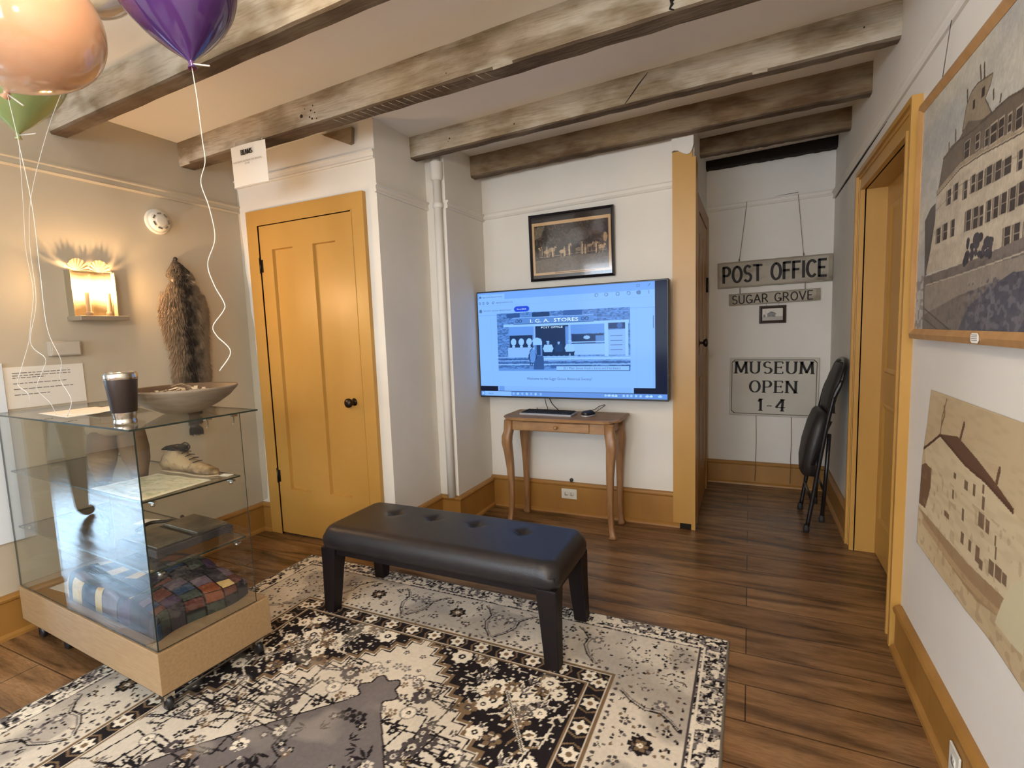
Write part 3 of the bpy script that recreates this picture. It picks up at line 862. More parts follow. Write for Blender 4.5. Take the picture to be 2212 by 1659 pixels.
for k in range(150):
    x = rnd.uniform(.02, .64); y = rnd.uniform(.05, 1.14)
    if (hx - x - .53) + (hy - y - .45) < .68 or (hx - x) < .49 or (hy - y) < .49: continue
    r = rnd.uniform(.010, .022); c = rnd.choice((INK, GREY, TAUPE, DG))
    mirr(lambda X0, Y0, sx, sy, r=r, c=c: flower(X0, Y0, r, c, CREAM, 5), x, y)
# spandrel: large pale palmettes, dotted ground, vines
for k in range(75):
    x = rnd.uniform(.12, .67); y = rnd.uniform(.6, 1.14)
    if (hx - x - .53) + (hy - y - .45) > .60: continue
    r = rnd.uniform(.018, .045); kk = rnd.random()
    def st(X0, Y0, sx, sy, r=r, kk=kk):
        if kk < .4: flower(X0, Y0, r, PALE, INK, 8)
        elif kk < .6: flower(X0, Y0, r, TAUPE, DG, 6)
        elif kk < .8: leaf(X0, Y0, r * 1.6, 1.2 * sx, PALE); leaf(X0, Y0, r * 1.2, 1.2 * sx, GREY)
        else: cv.line([(X0, Y0), (X0 + sx * .05, Y0 + .03), (X0 + sx * .06, Y0 + .09)], .006, CREAM)
    mirr(st, x, y)
# tree-like comb motif in the spandrels
def comb(X0, Y0, sx, sy):
    for i in range(6):
        t = i * .03; cv.line([(X0 + sx * t, Y0 - sy * t * 1.4), (X0 + sx * (t + .045), Y0 - sy * (t * 1.4 - .02))], .008, TAUPE)
        cv.line([(X0 + sx * t, Y0 - sy * t * 1.4), (X0 + sx * (t - .02), Y0 - sy * (t * 1.4 + .045))], .008, TAUPE)
    cv.line([(X0, Y0), (X0 + sx * .16, Y0 - sy * .224)], .012, CREAM); cv.line([(X0, Y0), (X0 + sx * .16, Y0 - sy * .224)], .005, INK)
mirr(comb, .44, .98)
cv.mask(sp * (n2 > .78), PALE, .8)
# main border
mb = (de > .105) & (de <= .385)
cv.mask(mb, CREAM)
cv.mask(mb * np.clip((n3 - .55) * 3, 0, .45), GREY)
ib = (de > .385) & (de <= .47)
cv.mask(ib, INK)
per = .115
s_along = np.where(dx_ < dy_, Y - ym, X - xm)
ph = ((s_along / per + 100.5) % 1.0 - .5) * per; cross = de - .428
dd = np.hypot(ph, cross); ang = np.arctan2(cross, ph)
cv.mask(ib & (dd < .026 + .006 * np.cos(6 * ang)), PALE); cv.mask(ib & (dd < .010), TAUPE)
cv.mask(ib & (np.abs(np.abs(ph) - (.045 - np.abs(cross) * .5)) < .004), TAUPE)
for d0 in (.388, .468): cv.mask((np.abs(de - d0) < .0045), TAUPE)
for d0 in (.394, .462): cv.mask((np.abs(de - d0) < .002), CREAM)
# medallion motifs
for k in range(60):
    x, y = rnd.uniform(0, .5), rnd.uniform(.02, .78)
    if x / .52 + max(y - .22, 0) / .62 > .88: continue
    r = rnd.uniform(.018, .045); kk = rnd.random(); a0 = rnd.uniform(0, 6.28)
    mirr(lambda X0, Y0, sx, sy, r=r, kk=kk, a0=a0: (leaf(X0, Y0, r * 1.5, a0, INK) if kk < .45 else flower(X0, Y0, r * .7, INK if kk < .6 else CREAM, GREY, 6) if kk < .8 else cv.line([(X0, Y0), (X0 + sx * .05, Y0 + sy * .02), (X0 + sx * .06, Y0 + sy * .08)], .006, INK)), x, y)
# border ornaments along each side: cartouche outlines, rosettes and dots
def along(side, s, c):
    """side 0/1 = left/right, 2/3 = front/back; s measured from the middle, c distance from the edge"""
    return {0: (xl + c, ym + s), 1: (xr - c, ym + s), 2: (xm + s, yf0 + c), 3: (xm + s, yb0 - c)}[side]
for side in range(4):
    half = (hy if side < 2 else hx) - .25; step = .46; n = int(half / step) + 1
    for i in range(-n, n + 1):
        s0 = i * step
        if abs(s0) > half: continue
        x, y = along(side, s0, .235)
        flower(x, y, .040, INK, CREAM, 8); flower(x, y, .026, TAUPE, PALE, 6)
        for sg in (-1, 1):
            pts = [along(side, s0 + sg * a, b) for a, b in ((.10, .135), (.13, .16), (.16, .20), (.155, .25), (.18, .30), (.22, .345))]
            cv.line(pts, .0065, INK); cv.line([along(side, s0 + sg * (a + .012), b) for a, b in ((.10, .135), (.13, .16), (.16, .20), (.155, .25), (.18, .30), (.22, .345))], .004, GREY)
            x, y = along(side, s0 + sg * .20, .20); flower(x, y, .026, GREY, CREAM, 6)
            x, y = along(side, s0 + sg * .085, .30); flower(x, y, .020, DG, CREAM, 5)
            x, y = along(side, s0 + sg * .08, .165); flower(x, y, .018, INK, CREAM, 5)
    L = hy if side < 2 else hx
    for k in range(int(L * 430)):
        s0 = rnd.uniform(-L + .12, L - .12); c = rnd.uniform(.125, .375); x, y = along(side, s0, c)
        if rnd.random() < .75: cv.ell(x, y, rnd.uniform(.003, .0075), rnd.uniform(.003, .0075), rnd.choice((INK, INK, DG, TAUPE, GREY)))
        else: cv.line([(x, y), (x + rnd.uniform(-.018, .018), y + rnd.uniform(-.018, .018))], .004, rnd.choice((INK, DG, TAUPE)))
    x = 0
    s0 = -L + .40
    while s0 < L - .40:
        x, y = along(side, s0, .365); cv.ell(x, y, .007, .007, DG); s0 += .030
# outer guard: busy speckle with leaf ghosts
ob = de <= .105
cv.mask(ob, PALE); cv.mask(ob & (n1 > .50), GREY); cv.mask(ob & (n2 > .56), INK); cv.mask(ob & (n4 > .72), PALE); cv.mask(ob & (n5 > .7), CREAM, .7)
cv.mask(np.abs(de - .105) < .003, DG); cv.mask(np.abs(de - .090) < .004, PALE); cv.mask(de < .010, s2l((120, 110, 98)))
# fade and wear of the pile
wear = .86 + .22 * cv.noise(.2, .2, 21) + .14 * (cv.noise(.008, .008, 22) - .5)
cv.c *= wear[..., None]
cv.mask(inner * np.clip((cv.noise(.09, .09, 31) - .7) * 1.0, 0, .2), CREAM)
M_rug = vcol_mat('rug_pile', 0.95, bump=0.35, spec=0.1)


def rugP(X, Y):
    z = np.full(X.shape, .009); z[0, :] = z[-1, :] = 0.0005; z[:, 0] = z[:, -1] = 0.0005
    return np.stack([X, Y, z], -1)


tag(cv.build('area_rug', rugP, M_rug), 'large cream and black patterned oriental rug on the plank floor', 'rug')

# ------------------------------------------------------------------ bench
RZ = .009
bench = thing('bench', 'black tufted faux leather bench with dark legs standing on the rug', 'bench', (-1.232, 1.90, RZ))
bx0, by0 = .592, .212
bm = B(); NX, NY = 150, 56; r_ = .052; zt, zb = .418, .318
us = [(-1 + 2 * i / NX) for i in range(NX + 1)]; vs_ = [(-1 + 2 * j / NY) for j in range(NY + 1)]
tuft = [-.345, -.125, .105, .340]
def cz_(x, y):
    dx, dy = bx0 - abs(x), by0 - abs(y); rc = .07
    d = min(dx, dy)
    if dx < rc and dy < rc: d = rc - math.hypot(rc - dx, rc - dy)
    d = max(d, 0)
    z = zt - r_ + (math.sqrt(max(r_ * r_ - (r_ - d) ** 2, 0)) if d < r_ else r_) + .008 * (1 - (x / bx0) ** 2) * (1 - (y / by0) ** 2)
    for t in tuft:
        q = (abs(x - t) + abs(y - .055)) / .044
        if q < 1.7: z -= .017 * math.exp(-(q * 1.25) ** 2) + (.006 * max(0, 1 - q))
    return z
ease = lambda u: math.copysign(1 - (1 - abs(u)) ** 1.15, u)
grid = []
for v in vs_:
    row = []
    for u in us:
        x, y = u * bx0, v * by0
        rc = .05; ex_, ey_ = max(abs(x) - (bx0 - rc), 0), max(abs(y) - (by0 - rc), 0)
        h_ = math.hypot(ex_, ey_)
        if h_ > rc:
            k_ = rc / h_; x = math.copysign(bx0 - rc + ex_ * k_, x) if ex_ > 0 else x; y = math.copysign(by0 - rc + ey_ * k_, y) if ey_ > 0 else y
        row.append(bm.verts.new((x, y, cz_(x * .9995, y * .9995))))
    grid.append(row)
for j in range(NY):
    for i in range(NX): bm.faces.new((grid[j][i], grid[j][i + 1], grid[j + 1][i + 1], grid[j + 1][i]))
rim_ = [grid[0][i] for i in range(NX + 1)] + [grid[j][NX] for j in range(1, NY + 1)] + [grid[NY][i] for i in range(NX - 1, -1, -1)] + [grid[j][0] for j in range(NY - 1, 0, -1)]
def skirt(k, z):
    return [bm.verts.new((v.co.x * k, v.co.y * (1 + (k - 1) * 2.4), z)) for v in rim_]
prev = rim_
for k_, z_ in ((1.003, .350), (1.0, .335), (.992, zb)):
    cur = skirt(k_, z_)
    for i in range(len(cur)): bm.faces.new((prev[i], prev[(i + 1) % len(cur)], cur[(i + 1) % len(cur)], cur[i]))
    prev = cur
bm.faces.new(prev)
bmesh.ops.recalc_face_normals(bm, faces=bm.faces)
seat = finish('seat_cushion', bm, M_leather, parent=bench, smooth=True)
for t in tuft:
    bm = B(); lathe(bm, [(0, .0035), (.006, .003), (.009, .0), (.009, -.003)], t, .055, 16, M=Matrix.Translation((0, 0, .400)))
    finish('tuft_button', bm, M_leather, parent=seat)
finish('apron', boxb(-bx0 + .02, -by0 + .02, .285, bx0 - .02, by0 - .02, .320), M_espresso, parent=bench, bevel=.003)
for sx in (-1, 1):
    for sy in (-1, 1):
        bm = B(); R_ = []
        for z, w in ((0, .052), (.20, .070), (.318, .084)):
            xo, yo = sx * (bx0 - .006), sy * (by0 - .006)
            x1, y1 = xo - sx * w, yo - sy * w
            if z == 0: xo += sx * .004
            R_.append([(xo, yo, z), (x1, yo, z), (x1, y1, z), (xo, y1, z)])
        loft(bm, R_, smooth=False); finish('leg', bm, M_espresso, parent=bench, bevel=.003)

# ------------------------------------------------------------------ side table with keyboard and mouse
tab = thing('console_table', 'small pine console table with one drawer below the television', 'table', (-1.108, 3.145, 0))
bm = B()
def ttop(w, d):
    c = .085; k = .012
    return [(-w + c, -d), (w - c, -d), (w - c * .6, -d + k), (w - .01, -d + c * .9), (w, -d + c), (w, d), (-w, d), (-w, -d + c), (-w + .01, -d + c * .9), (-w + c * .6, -d + k)]
loft(bm, [[(x, y, .722) for x, y in ttop(.385, .165)], [(x, y, .728) for x, y in ttop(.395, .175)], [(x, y, .738) for x, y in ttop(.396, .176)], [(x, y, .745) for x, y in ttop(.388, .168)]], smooth=False)
finish('tabletop', bm, M_pine, parent=tab)
bm = B(); box(bm, -.335, -.140, .655, .335, -.118, .723); box(bm, -.335, .118, .655, .335, .14, .723); box(bm, -.345, -.13, .655, -.325, .13, .723); box(bm, .325, -.13, .655, .345, .13, .723)
bmesh.ops.recalc_face_normals(bm, faces=bm.faces); finish('apron', bm, M_pine, parent=tab, bevel=.002)
dr = finish('drawer', boxb(-.235, -.152, .660, .215, -.138, .716), M_pine, parent=tab, bevel=.004)
bm = B(); lathe(bm, [(0, .026), (.008, .025), (.013, .018), (.011, .010), (.006, .004), (.010, 0)], n=16, M=Matrix.Translation((.0, -.152, .688)) @ Matrix.Rotation(PI / 2, 4, 'X')); finish('knob', bm, M_pine, parent=dr)
for sx in (-1, 1):
    for sy in (-1, 1):
        cx_, cy_ = sx * .338, sy * .130; o = Vector((sx, sy * .8, 0)).normalized()
        pr = [(0, .010, .020), (.012, .026, .023), (.03, .016, .0175), (.08, .004, .0165), (.2, -.004, .018), (.38, .0, .022), (.50, .010, .027), (.57, .020, .031), (.615, .016, .032), (.65, .004, .030), (.722, 0, .029)]
        if sy > 0: pr = [(z, of * .35, r) for z, of, r in pr]
        bm = B(); R_ = []
        for z, of, r in pr:
            c0 = Vector((cx_, cy_, z)) + o * of
            R_.append([(c0.x + a, c0.y + b, z) for a, b in rrect(2 * r, 2 * r, r * .45, 2)])
        loft(bm, R_); finish('leg', bm, M_pineleg, parent=tab)

kb = thing('keyboard', 'black computer keyboard with silver edge on the pine table', 'keyboard', (-1.215, 3.145, .7465), (math.radians(3), 0, math.radians(-3)))
bm = B(); box(bm, -.185, -.065, .0, .185, .07, .014); bmesh.ops.recalc_face_normals(bm, faces=bm.faces)
bmesh.ops.translate(bm, vec=(0, 0, .0), verts=bm.verts)
finish('case', bm, mat('silver_plastic', (.42, .42, .44), .35, .3), parent=kb, bevel=.004)
bm = B()
for r in range(5):
    y = -.050 + r * .0225; n = 15; x = -.172
    for i in range(n):
        w = .0185
        if r == 0 and 4 <= i <= 8:
            if i == 4: box(bm, x, y, .014, x + 5 * .0229 - .004, y + .0185, .0185)
        else: box(bm, x, y, .014, x + w, y + .0185, .0185)
        x += .0229
bmesh.ops.recalc_face_normals(bm, faces=bm.faces); finish('keys', bm, M_blackmat, parent=kb)
bm = B(); box(bm, -.178, -.055, .0135, .178, .062, .0150); bmesh.ops.recalc_face_normals(bm, faces=bm.faces); finish('key_bed', bm, M_black, parent=kb)
ms = thing('computer_mouse', 'black computer mouse with light edge at the right of the keyboard', 'mouse', (-.935, 3.135, .7455), (0, 0, math.radians(-25)))
bm = B(); loft(bm, [[(x * k, y * k, z) for x, y in rrect(.062, .108, .028, 6)] for k, z in ((.97, 0), (1, .006), (1, .010))]); finish('shell_base', bm, mat('silver_plastic', (.42, .42, .44), .35, .3), parent=ms)
bm = B(); loft(bm, [[(x * k, y * k - .004 * j, z) for x, y in rrect(.060, .104, .027, 6)] for j, (k, z) in enumerate(((1, .010), (.97, .020), (.85, .029), (.6, .035), (.25, .037)))]); finish('shell', bm, M_black, parent=ms)
bm = B(); tube(bm, catmull([(.0, .05, .012), (.01, .09, .03), (.03, .13, .058), (-.03, .15, .045), (-.09, .155, .012), (-.14, .165, .004)], 6), .0022, 6); finish('cord', bm, M_black, parent=ms)
bm = B(); tube(bm, catmull([(-1.255, 3.262, .850), (-1.235, 3.27, .80), (-1.20, 3.27, .765), (-1.17, 3.255, .750), (-1.12, 3.26, .7485)], 6), .0035, 6)
tube(bm, catmull([(-1.285, 3.262, .850), (-1.28, 3.27, .80), (-1.275, 3.28, .755), (-1.33, 3.26, .7495), (-1.34, 3.25, .770)], 6), .0028, 6)
tag(finish('television_cable', bm, M_black), 'black cables dropping from the television onto the table rear', 'cable')
bm = B(); loft(bm, [[(-1.275 + x, 3.262 + y, z) for x, y in rrect(.05, .03, .006, 3)] for z in (.7455, .757)]); tag(finish('adapter_plug', bm, M_black), 'small black adapter lying behind the keyboard on the table', 'adapter')

# ------------------------------------------------------------------ television
tv = thing('television', 'wall mounted flat television showing a local history web page', 'television', (-1.0985, 3.224, .843))
tv.scale = (.9756,) * 3
TW, TH = .671, .763
finish('casing', boxb(-TW, -.028, 0, TW, .052, TH), M_black, parent=tv, bevel=.004)
SW, SH = 1.326, .742
cv = Canvas(421, 236, 0, SW, 0, SH, s2l((26, 30, 46)))
PG, BLU = np.array((.62, .74, .90)), np.array((.44, .58, .86))
wx, wz = 1.252, .072          # browser window
cv.rect(0, wz, wx, SH, PG)
cv.rect(0, .690, wx, SH, BLU); cv.rect(.012, .690, .215, .728, PG * 1.02)
cv.rect(0, .58, wx, .584, BLU * .9); cv.rect(0, .645, wx, .648, PG * .93)
cv.rect(.10, wz, .104, .58, PG * .95); cv.rect(1.135, wz, 1.139, .58, PG * .92); cv.rect(1.235, wz, wx, .58, PG * .93); cv.rect(1.238, .45, 1.246, .53, PG * .45)
cv.rect(0, 0, SW, .034, BLU * .75); cv.rect(.03, .002, .245, .032, PG); cv.ell(.016, .018, .009, .009, (.8, .9, 1)); cv.rect(.0, .034, .12, .072, s2l((20, 24, 40)))
cv.rect(.14, .036, 1.10, .070, PG * .92); cv.rect(.15, .036, .19, .070, BLU * .8)
cv.rect(1.10, .036, 1.115, .072, PG)
for i, x in enumerate((.262, .296, .33, .364, .398, .432, .47)): cv.ell(x, .018, .009, .009, (.85, .93, 1) if i % 2 else (.6, .75, .95))
for i, x in enumerate((.93, .955, .98, 1.0, 1.05, 1.075, 1.10, 1.13, 1.16, 1.20, 1.225, 1.28)): cv.ell(x, .018, .008 if i != 11 else .012, .008, (.9, .95, 1))
cv.ell(.022, .710, .009, .009, PG * .3); cv.ell(.022, .612, .011, .013, PG * .35)
for x in (.016, .047, .080, .125): cv.ring(x, .668, .007, .004, PG * .35)
for x in (.88, .945, 1.02, 1.09, 1.15): cv.ring(x, .676, .010, .004, PG * .35)
cv.ell(1.155, .676, .013, .013, PG * .45); cv.ell(1.215, .676, .002, .012, PG * .3); cv.line([(1.14, .714), (1.16, .714), (1.16, .726), (1.14, .726), (1.14, .714)], .003, PG * .4)
for x in (1.215, 1.218): cv.line([(x - .006, .714), (x + .006, .726)], .003, PG * .4)
cv.rect(.305, .596, .385, .632, (.03, .10, .62)); cv.ell(.305, .614, .018, .018, (.03, .10, .62)); cv.ell(.385, .614, .018, .018, (.03, .10, .62))
# the old shop photograph on the page
px0, px1, pz0, pz1 = .150, 1.098, .180, .590
d1, d2_, d3 = np.array((.018, .05, .10)), np.array((.07, .14, .27)), np.array((.23, .35, .54))
hi_ = np.array((.72, .84, 1.0))
cv.rect(px0, pz0, px1, pz1, d3 * 1.25)
sl = cv.win(px0, pz0, px1, pz1)
nz = cv.noise(.03, .006, 5); cv.mask((nz[sl] > .5), d3 * .9, .8, sl); cv.mask((cv.noise(.012, .005, 6)[sl] > .62), d2_, .7, sl)
cv.rect(px0 + .08, .555, .33, .585, d2_); cv.rect(.42, .548, .55, .586, d1 * 1.5); cv.rect(.65, .552, .78, .588, d2_ * 1.3)
cv.rect(.20, .490, 1.09, .510, hi_); cv.rect(.28, .508, .86, .552, d3 * 1.1); cv.line([(.28, .508), (.86, .508)], .003, d1); cv.line([(.28, .552), (.86, .552)], .003, hi_)
for x in (.32, .80):
    for q in (-.013, .013): cv.ring(x + q, .530, .010, .004, d1)
cv.rect(.24, .365, .43, .49, d3 * 1.35); cv.rect(.245, .345, .42, .430, d1); cv.rect(.23, .28, .43, .345, hi_ * .85)
for x in (.275, .335, .395): cv.ell(x, .385, .021, .024, hi_); cv.ell(x, .353, .012, .008, hi_)
cv.rect(.43, .285, .70, .49, d1); cv.rect(.43, .285, .445, .49, hi_ * .8); cv.rect(.685, .285, .70, .49, hi_ * .8); cv.rect(.66, .36, .682, .48, d3 * 1.2)
cv.rect(.70, .43, .93, .49, d3 * 1.3); cv.rect(.705, .365, .925, .428, d1 * 1.3); cv.rect(.87, .365, .925, .415, d3); cv.rect(.70, .29, .93, .36, hi_ * .9); cv.line([(.70, .375), (.93, .375)], .006, hi_)
cv.ell(.81, .405, .022, .012, hi_ * .9)
cv.rect(.93, .28, .955, .50, hi_); cv.rect(1.065, .28, 1.085, .50, hi_); cv.rect(.955, .455, 1.065, .495, d1 * 1.5); cv.ell(1.03, .475, .018, .018, d2_ * 1.5); cv.rect(.955, .285, 1.065, .45, hi_ * .8)
for z in (.32, .35, .38, .41): cv.line([(.97, z), (1.045, z)], .003, d2_)
for i, z in enumerate((.275, .262, .250, .236, .224, .212)): cv.rect(px0, z, px1, z + .005, d2_ if i % 2 else hi_)
cv.rect(.50, .258, px1, .272, hi_); cv.rect(.55, .200, .84, .222, d2_ * 1.3); cv.rect(px0, pz0, px1, .196, d3 * 1.2)
# petrol pump
cv.rect(.425, .190, .500, .285, d2_); cv.rect(.435, .285, .492, .365, d3); cv.rect(.45, .29, .478, .36, d1 * 1.6); cv.poly([(.415, .385), (.49, .385), (.483, .402), (.455, .412), (.425, .402)], hi_); cv.rect(.425, .362, .49, .385, hi_)
cv.ring(.418, .28, .030, .005, d1); cv.ell(.418, .285, .022, .050, d3 * 1.2); cv.line([(.425, .35), (.40, .32), (.392, .28), (.40, .225), (.412, .218), (.42, .24)], .005, d1)
# three people sitting before the door
for x, top, w in ((.535, hi_, .036), (.612, d1 * 1.6, .030), (.690, hi_, .034)):
    cv.poly([(x - w * .9, .282), (x - w, .315), (x + w, .315), (x + w * .9, .282), (x + w * .3, .282), (x, .303), (x - w * .3, .282)], d1)
    cv.poly([(x - w * .8, .312), (x - w * 1.05, .335), (x - w * .75, .362), (x + w * .75, .362), (x + w * 1.05, .335), (x + w * .8, .312)], top)
    cv.ell(x, .373, .0085, .011, hi_ * .75); cv.rect(x - .011, .381, x + .011, .386, hi_ if top is hi_ else d1)
cv.line([(.50, .279), (.74, .279)], .006, hi_)
cv.rect(.592, .183, px1 - .008, .214, PG * 1.05); cv.line([(.592, .183), (px1 - .008, .183), (px1 - .008, .214), (.592, .214), (.592, .183)], .003, d1)
M_screen = vcol_mat('lit_screen', .12, spec=.06, emit=(.35, .63, 1.10), estr=1.1)
scr = cv.build('screen', lambda X, Y: np.stack([X - SW / 2, np.full(X.shape, -.0292), Y + .0125], -1), M_screen, parent=tv)
M_scrink = mat('screen_text_ink', (.01, .01, .02), .2, emit=(.03, .07, .20), estr=1.0)
M_scrw = mat('screen_text_white', (.1, .1, .1), .2, emit=(.55, .75, 1.0), estr=1.3)
for nm, tx, x, z, s, m_, al, kx_ in (
        ('page_heading', 'Welcome to the Sugar Grove Historical Society!', .605, .118, .026, M_scrink, 'CENTER', .92),
        ('photo_caption', "221 Main Street Keck's Store and Hardware", .838, .192, .0235, M_scrink, 'CENTER', .93),
        ('tab_title', 'Sugar Grove Historical Society', .038, .705, .0135, M_scrink, 'LEFT', .95),
        ('address_text', 'sugargrovehistory.org', .145, .663, .0150, M_scrink, 'LEFT', 1.0),
        ('notice_text', 'Chrome is not your default browser', .045, .608, .0150, M_scrink, 'LEFT', 1.0),
        ('button_text', 'Set as default', .345, .609, .0140, M_scrw, 'CENTER', .95),
        ('store_name', 'I. G. A.  STORES', .58, .516, .034, M_scrw, 'CENTER', 1.5),
        ('store_name', "POST OFFICE", .565, .474, .018, M_scrw, 'CENTER', 1.5),
        ('search_text', 'Search', .06, .012, .015, M_scrink, 'LEFT', 1.0),
        ('clock_text', '72\u00b0F Cloudy', .975, .012, .014, M_scrw, 'CENTER', 1.0),
        ('clock_text', '12:10 PM', 1.21, .012, .013, M_scrw, 'CENTER', 1.0)):
    bm = B(); font_mesh(bm, tx, s, lambda u, v, t, x=x, z=z: (u + x - SW / 2, -.0298, v + z + .0125), al, kx_)
    finish(nm, bm, m_, parent=scr)
bm = B(); box(bm, -.30, .052, .15, .30, .140, .60); bmesh.ops.recalc_face_normals(bm, faces=bm.faces); finish('wall_bracket', bm, M_blackmat, parent=tv)
# ------------------------------------------------------------------ horse team picture above the television
M_photo = vcol_mat('old_photograph', .35, spec=.4)
M_print = vcol_mat('matte_print', .6, spec=.2)
M_pane = mat('picture_glass', (1, 1, 1), .0)


def frame(bm, w, h, t, d, prof=.6):
    """mitred frame in local x/z, depth along -y"""
    o = [(-w / 2, 0), (w / 2, 0), (w / 2, h), (-w / 2, h)]; i = [(-w / 2 + t, t), (w / 2 - t, t), (w / 2 - t, h - t), (-w / 2 + t, h - t)]
    m = [((a[0] * (1 - prof) + b[0] * prof), (a[1] * (1 - prof) + b[1] * prof)) for a, b in zip(o, i)]
    L = [[bm.verts.new((x, y, z)) for x, z in pts] for pts, y in ((o, 0), (o, -d * .8), (m, -d), (i, -d * .7), (i, -d * .2))]
    for a, b in zip(L, L[1:]):
        for k in range(4): bm.faces.new((a[k], a[(k + 1) % 4], b[(k + 1) % 4], b[k]))
    bm.faces.new(L[0])
    bmesh.ops.recalc_face_normals(bm, faces=bm.faces)


pic = thing('framed_photograph', 'black framed brown photograph of a horse team, hung above the television', 'picture', (-1.095, 3.352, 1.644), (math.radians(2.0), 0, 0))
bm = B(); frame(bm, .592, .446, .018, .022); finish('frame', bm, mat('gloss_black_frame', (.012, .01, .012), .12), parent=pic)
cv = Canvas(220, 160, 0, .556, 0, .41, s2l((34, 28, 30)))
TN = s2l((196, 160, 118)); cv.rect(.004, .022, .552, .372, TN); cv.rect(.020, .038, .536, .352, s2l((52, 44, 42)))
sl = cv.win(.02, .038, .536, .352); cv.mask(cv.noise(.03, .03, 3)[sl] > .5, s2l((38, 32, 33)), .7, sl); cv.mask(cv.noise(.012, .012, 4)[sl] > .72, s2l((92, 80, 70)), .5, sl)
cv.ell(.34, .27, .08, .045, s2l((84, 76, 70)), .5); cv.ell(.46, .30, .05, .04, s2l((70, 62, 60)), .6); cv.poly([(.02, .34), (.10, .35), (.07, .28), (.02, .26)], s2l((130, 118, 100)), .6)
cv.rect(.02, .038, .536, .135, s2l((96, 84, 72))); cv.poly([(.02, .135), (.536, .15), (.536, .165), (.02, .12)], s2l((60, 52, 46)))
rnd = random.Random(8)
HC = [(170, 142, 110), (120, 100, 80), (46, 38, 38), (150, 126, 98), (84, 70, 60)]
for k in range(11):
    x = .105 + k * .038; z = .176 + .010 * math.sin(k * 1.7) + .0008 * k; c = s2l(HC[(k * 3 + k // 2) % 5]); g = 1 + .25 * math.sin(k * 2.1)
    cv.ell(x, z, .022 * g, .012 * g, c); cv.poly([(x + .012, z - .002), (x + .020, z + .020), (x + .028, z + .018), (x + .024, z - .004)], c); cv.ell(x + .028, z + .014, .009, .0045, c, 1, -.7)
    for q in (-.016, -.009, .010, .017): cv.line([(x + q, z - .006), (x + q + .003 * math.sin(k + q * 90), z - .038)], .0028, c, .8)
for k in range(16):
    x = rnd.uniform(.04, .52); c = s2l(rnd.choice([(176, 150, 118), (70, 60, 56), (44, 38, 38), (196, 168, 134)])); h = rnd.uniform(.045, .07)
    cv.poly([(x - .006, .138), (x + .006, .138), (x + .005, .138 + h), (x - .005, .138 + h)], c, .85); cv.ell(x, .145 + h, .0045, .006, s2l((176, 148, 120)), .8)
cv.ell(.515, .235, .014, .03, TN * .8, .7); cv.line([(.03, .140), (.52, .155)], .002, s2l((160, 138, 110)))
sl = cv.win(.02, .038, .536, .352); cv.c[sl] *= (.72 + .5 * cv.noise(.008, .008, 9)[sl])[..., None]; cv.line([(.08, .036), (.12, .036)], .002, TN); cv.rect(.16, .026, .44, .031, s2l((110, 86, 62)))
cv.build('photograph', lambda X, Y: np.stack([X - .278, np.full(X.shape, -.012), Y + .018], -1), mat('x', (0, 0, 0)) and vcol_mat('glazed_photograph', .12, spec=.6, coat=.6), parent=pic)

# ------------------------------------------------------------------ alcove signs


def weathered(name, base, edge):
    return mat(name, base, .85, col2=edge, scale=4, stretch=(1, 1, 3), bump=.25, bscale=40, contrast=(.35, .75))


def board(bm, x0, z0, x1, z1, d, seed):
    rnd = random.Random(seed); top, bot = [], []; n = 16
    for i in range(n + 1):
        x = x0 + (x1 - x0) * i / n; top.append((x, z1 + rnd.uniform(-.0015, .0015))); bot.append((x, z0 + rnd.uniform(-.0015, .0015)))
    prism(bm, bot + top[::-1], -d, 0, 'y')


M_bw = weathered('grey_barn_board', (.34, .29, .22), (.20, .165, .12))
M_wpaint = mat('worn_white_board_paint', (.40, .35, .275), .8, col2=(.20, .16, .115), scale=5, stretch=(1, 1, 2.5), contrast=(.5, .72), detail=7)
po = thing('hanging_wooden_sign', 'large weathered wooden board lettered POST OFFICE hanging in the alcove', 'sign', (0.1545, 4.462, 1.59), (0, math.radians(-0.6), 0))
bm = B(); board(bm, -.392, 0, .392, .200, .020, 1); finish('board', bm, M_bw, parent=po, bevel=.002)
finish('painted_face', boxb(-.378, -.0212, .012, .366, -.0199, .188), M_wpaint, parent=po)
bm = B(); letters(bm, 'POST OFFICE', .118, .17, .15, lambda u, v, t: (u - .352, -.0216 - t, v + .042), jitter=.012, gap=.16, width=.705)
finish('lettering', bm, M_ink, parent=po)
bm = B()
for x, ztop, xt in ((-.235, .652, -.18), (.205, .668, .165)):
    tube(bm, [(x, -.018, .196), (xt, -.008, ztop)], .0016, 5)
    for k in range(3): lathe(bm, [(.004, -.002), (.0055, 0), (.004, .002)], x, -.018, 8, M=Matrix.Translation((0, 0, .205 + k * .006)))
tube(bm, [(-.18, -.008, .652), (.165, -.008, .668)], .0016, 5)
finish('hanging_wire', bm, M_wire, parent=po)
sg = thing('hanging_wooden_sign', 'narrow wooden board lettered SUGAR GROVE hanging under the POST OFFICE board', 'sign', (0.160, 4.462, 1.452), (0, math.radians(-0.9), 0))
bm = B(); board(bm, -.313, 0, .313, .090, .018, 2); finish('board', bm, M_bw, parent=sg, bevel=.002)
finish('painted_face', boxb(-.275, -.0192, .006, .285, -.0179, .082), M_wpaint, parent=sg)
bm = B(); letters(bm, 'SUGAR GROVE', .062, .15, .13, lambda u, v, t: (u - .290, -.0196 - t, v + .012), jitter=.01, gap=.16, width=.555)
finish('lettering', bm, M_ink, parent=sg)
for x, k in [(x, k) for x in (-.235, .212) for k in range(3)]:
    bm = B(); tube(bm, [(x, -.010, .088 + k * .016), (x + .004, -.012, .098 + k * .016), (x, -.010, .104 + k * .016)], .0022, 5); finish('chain_link', bm, M_wire, parent=sg)
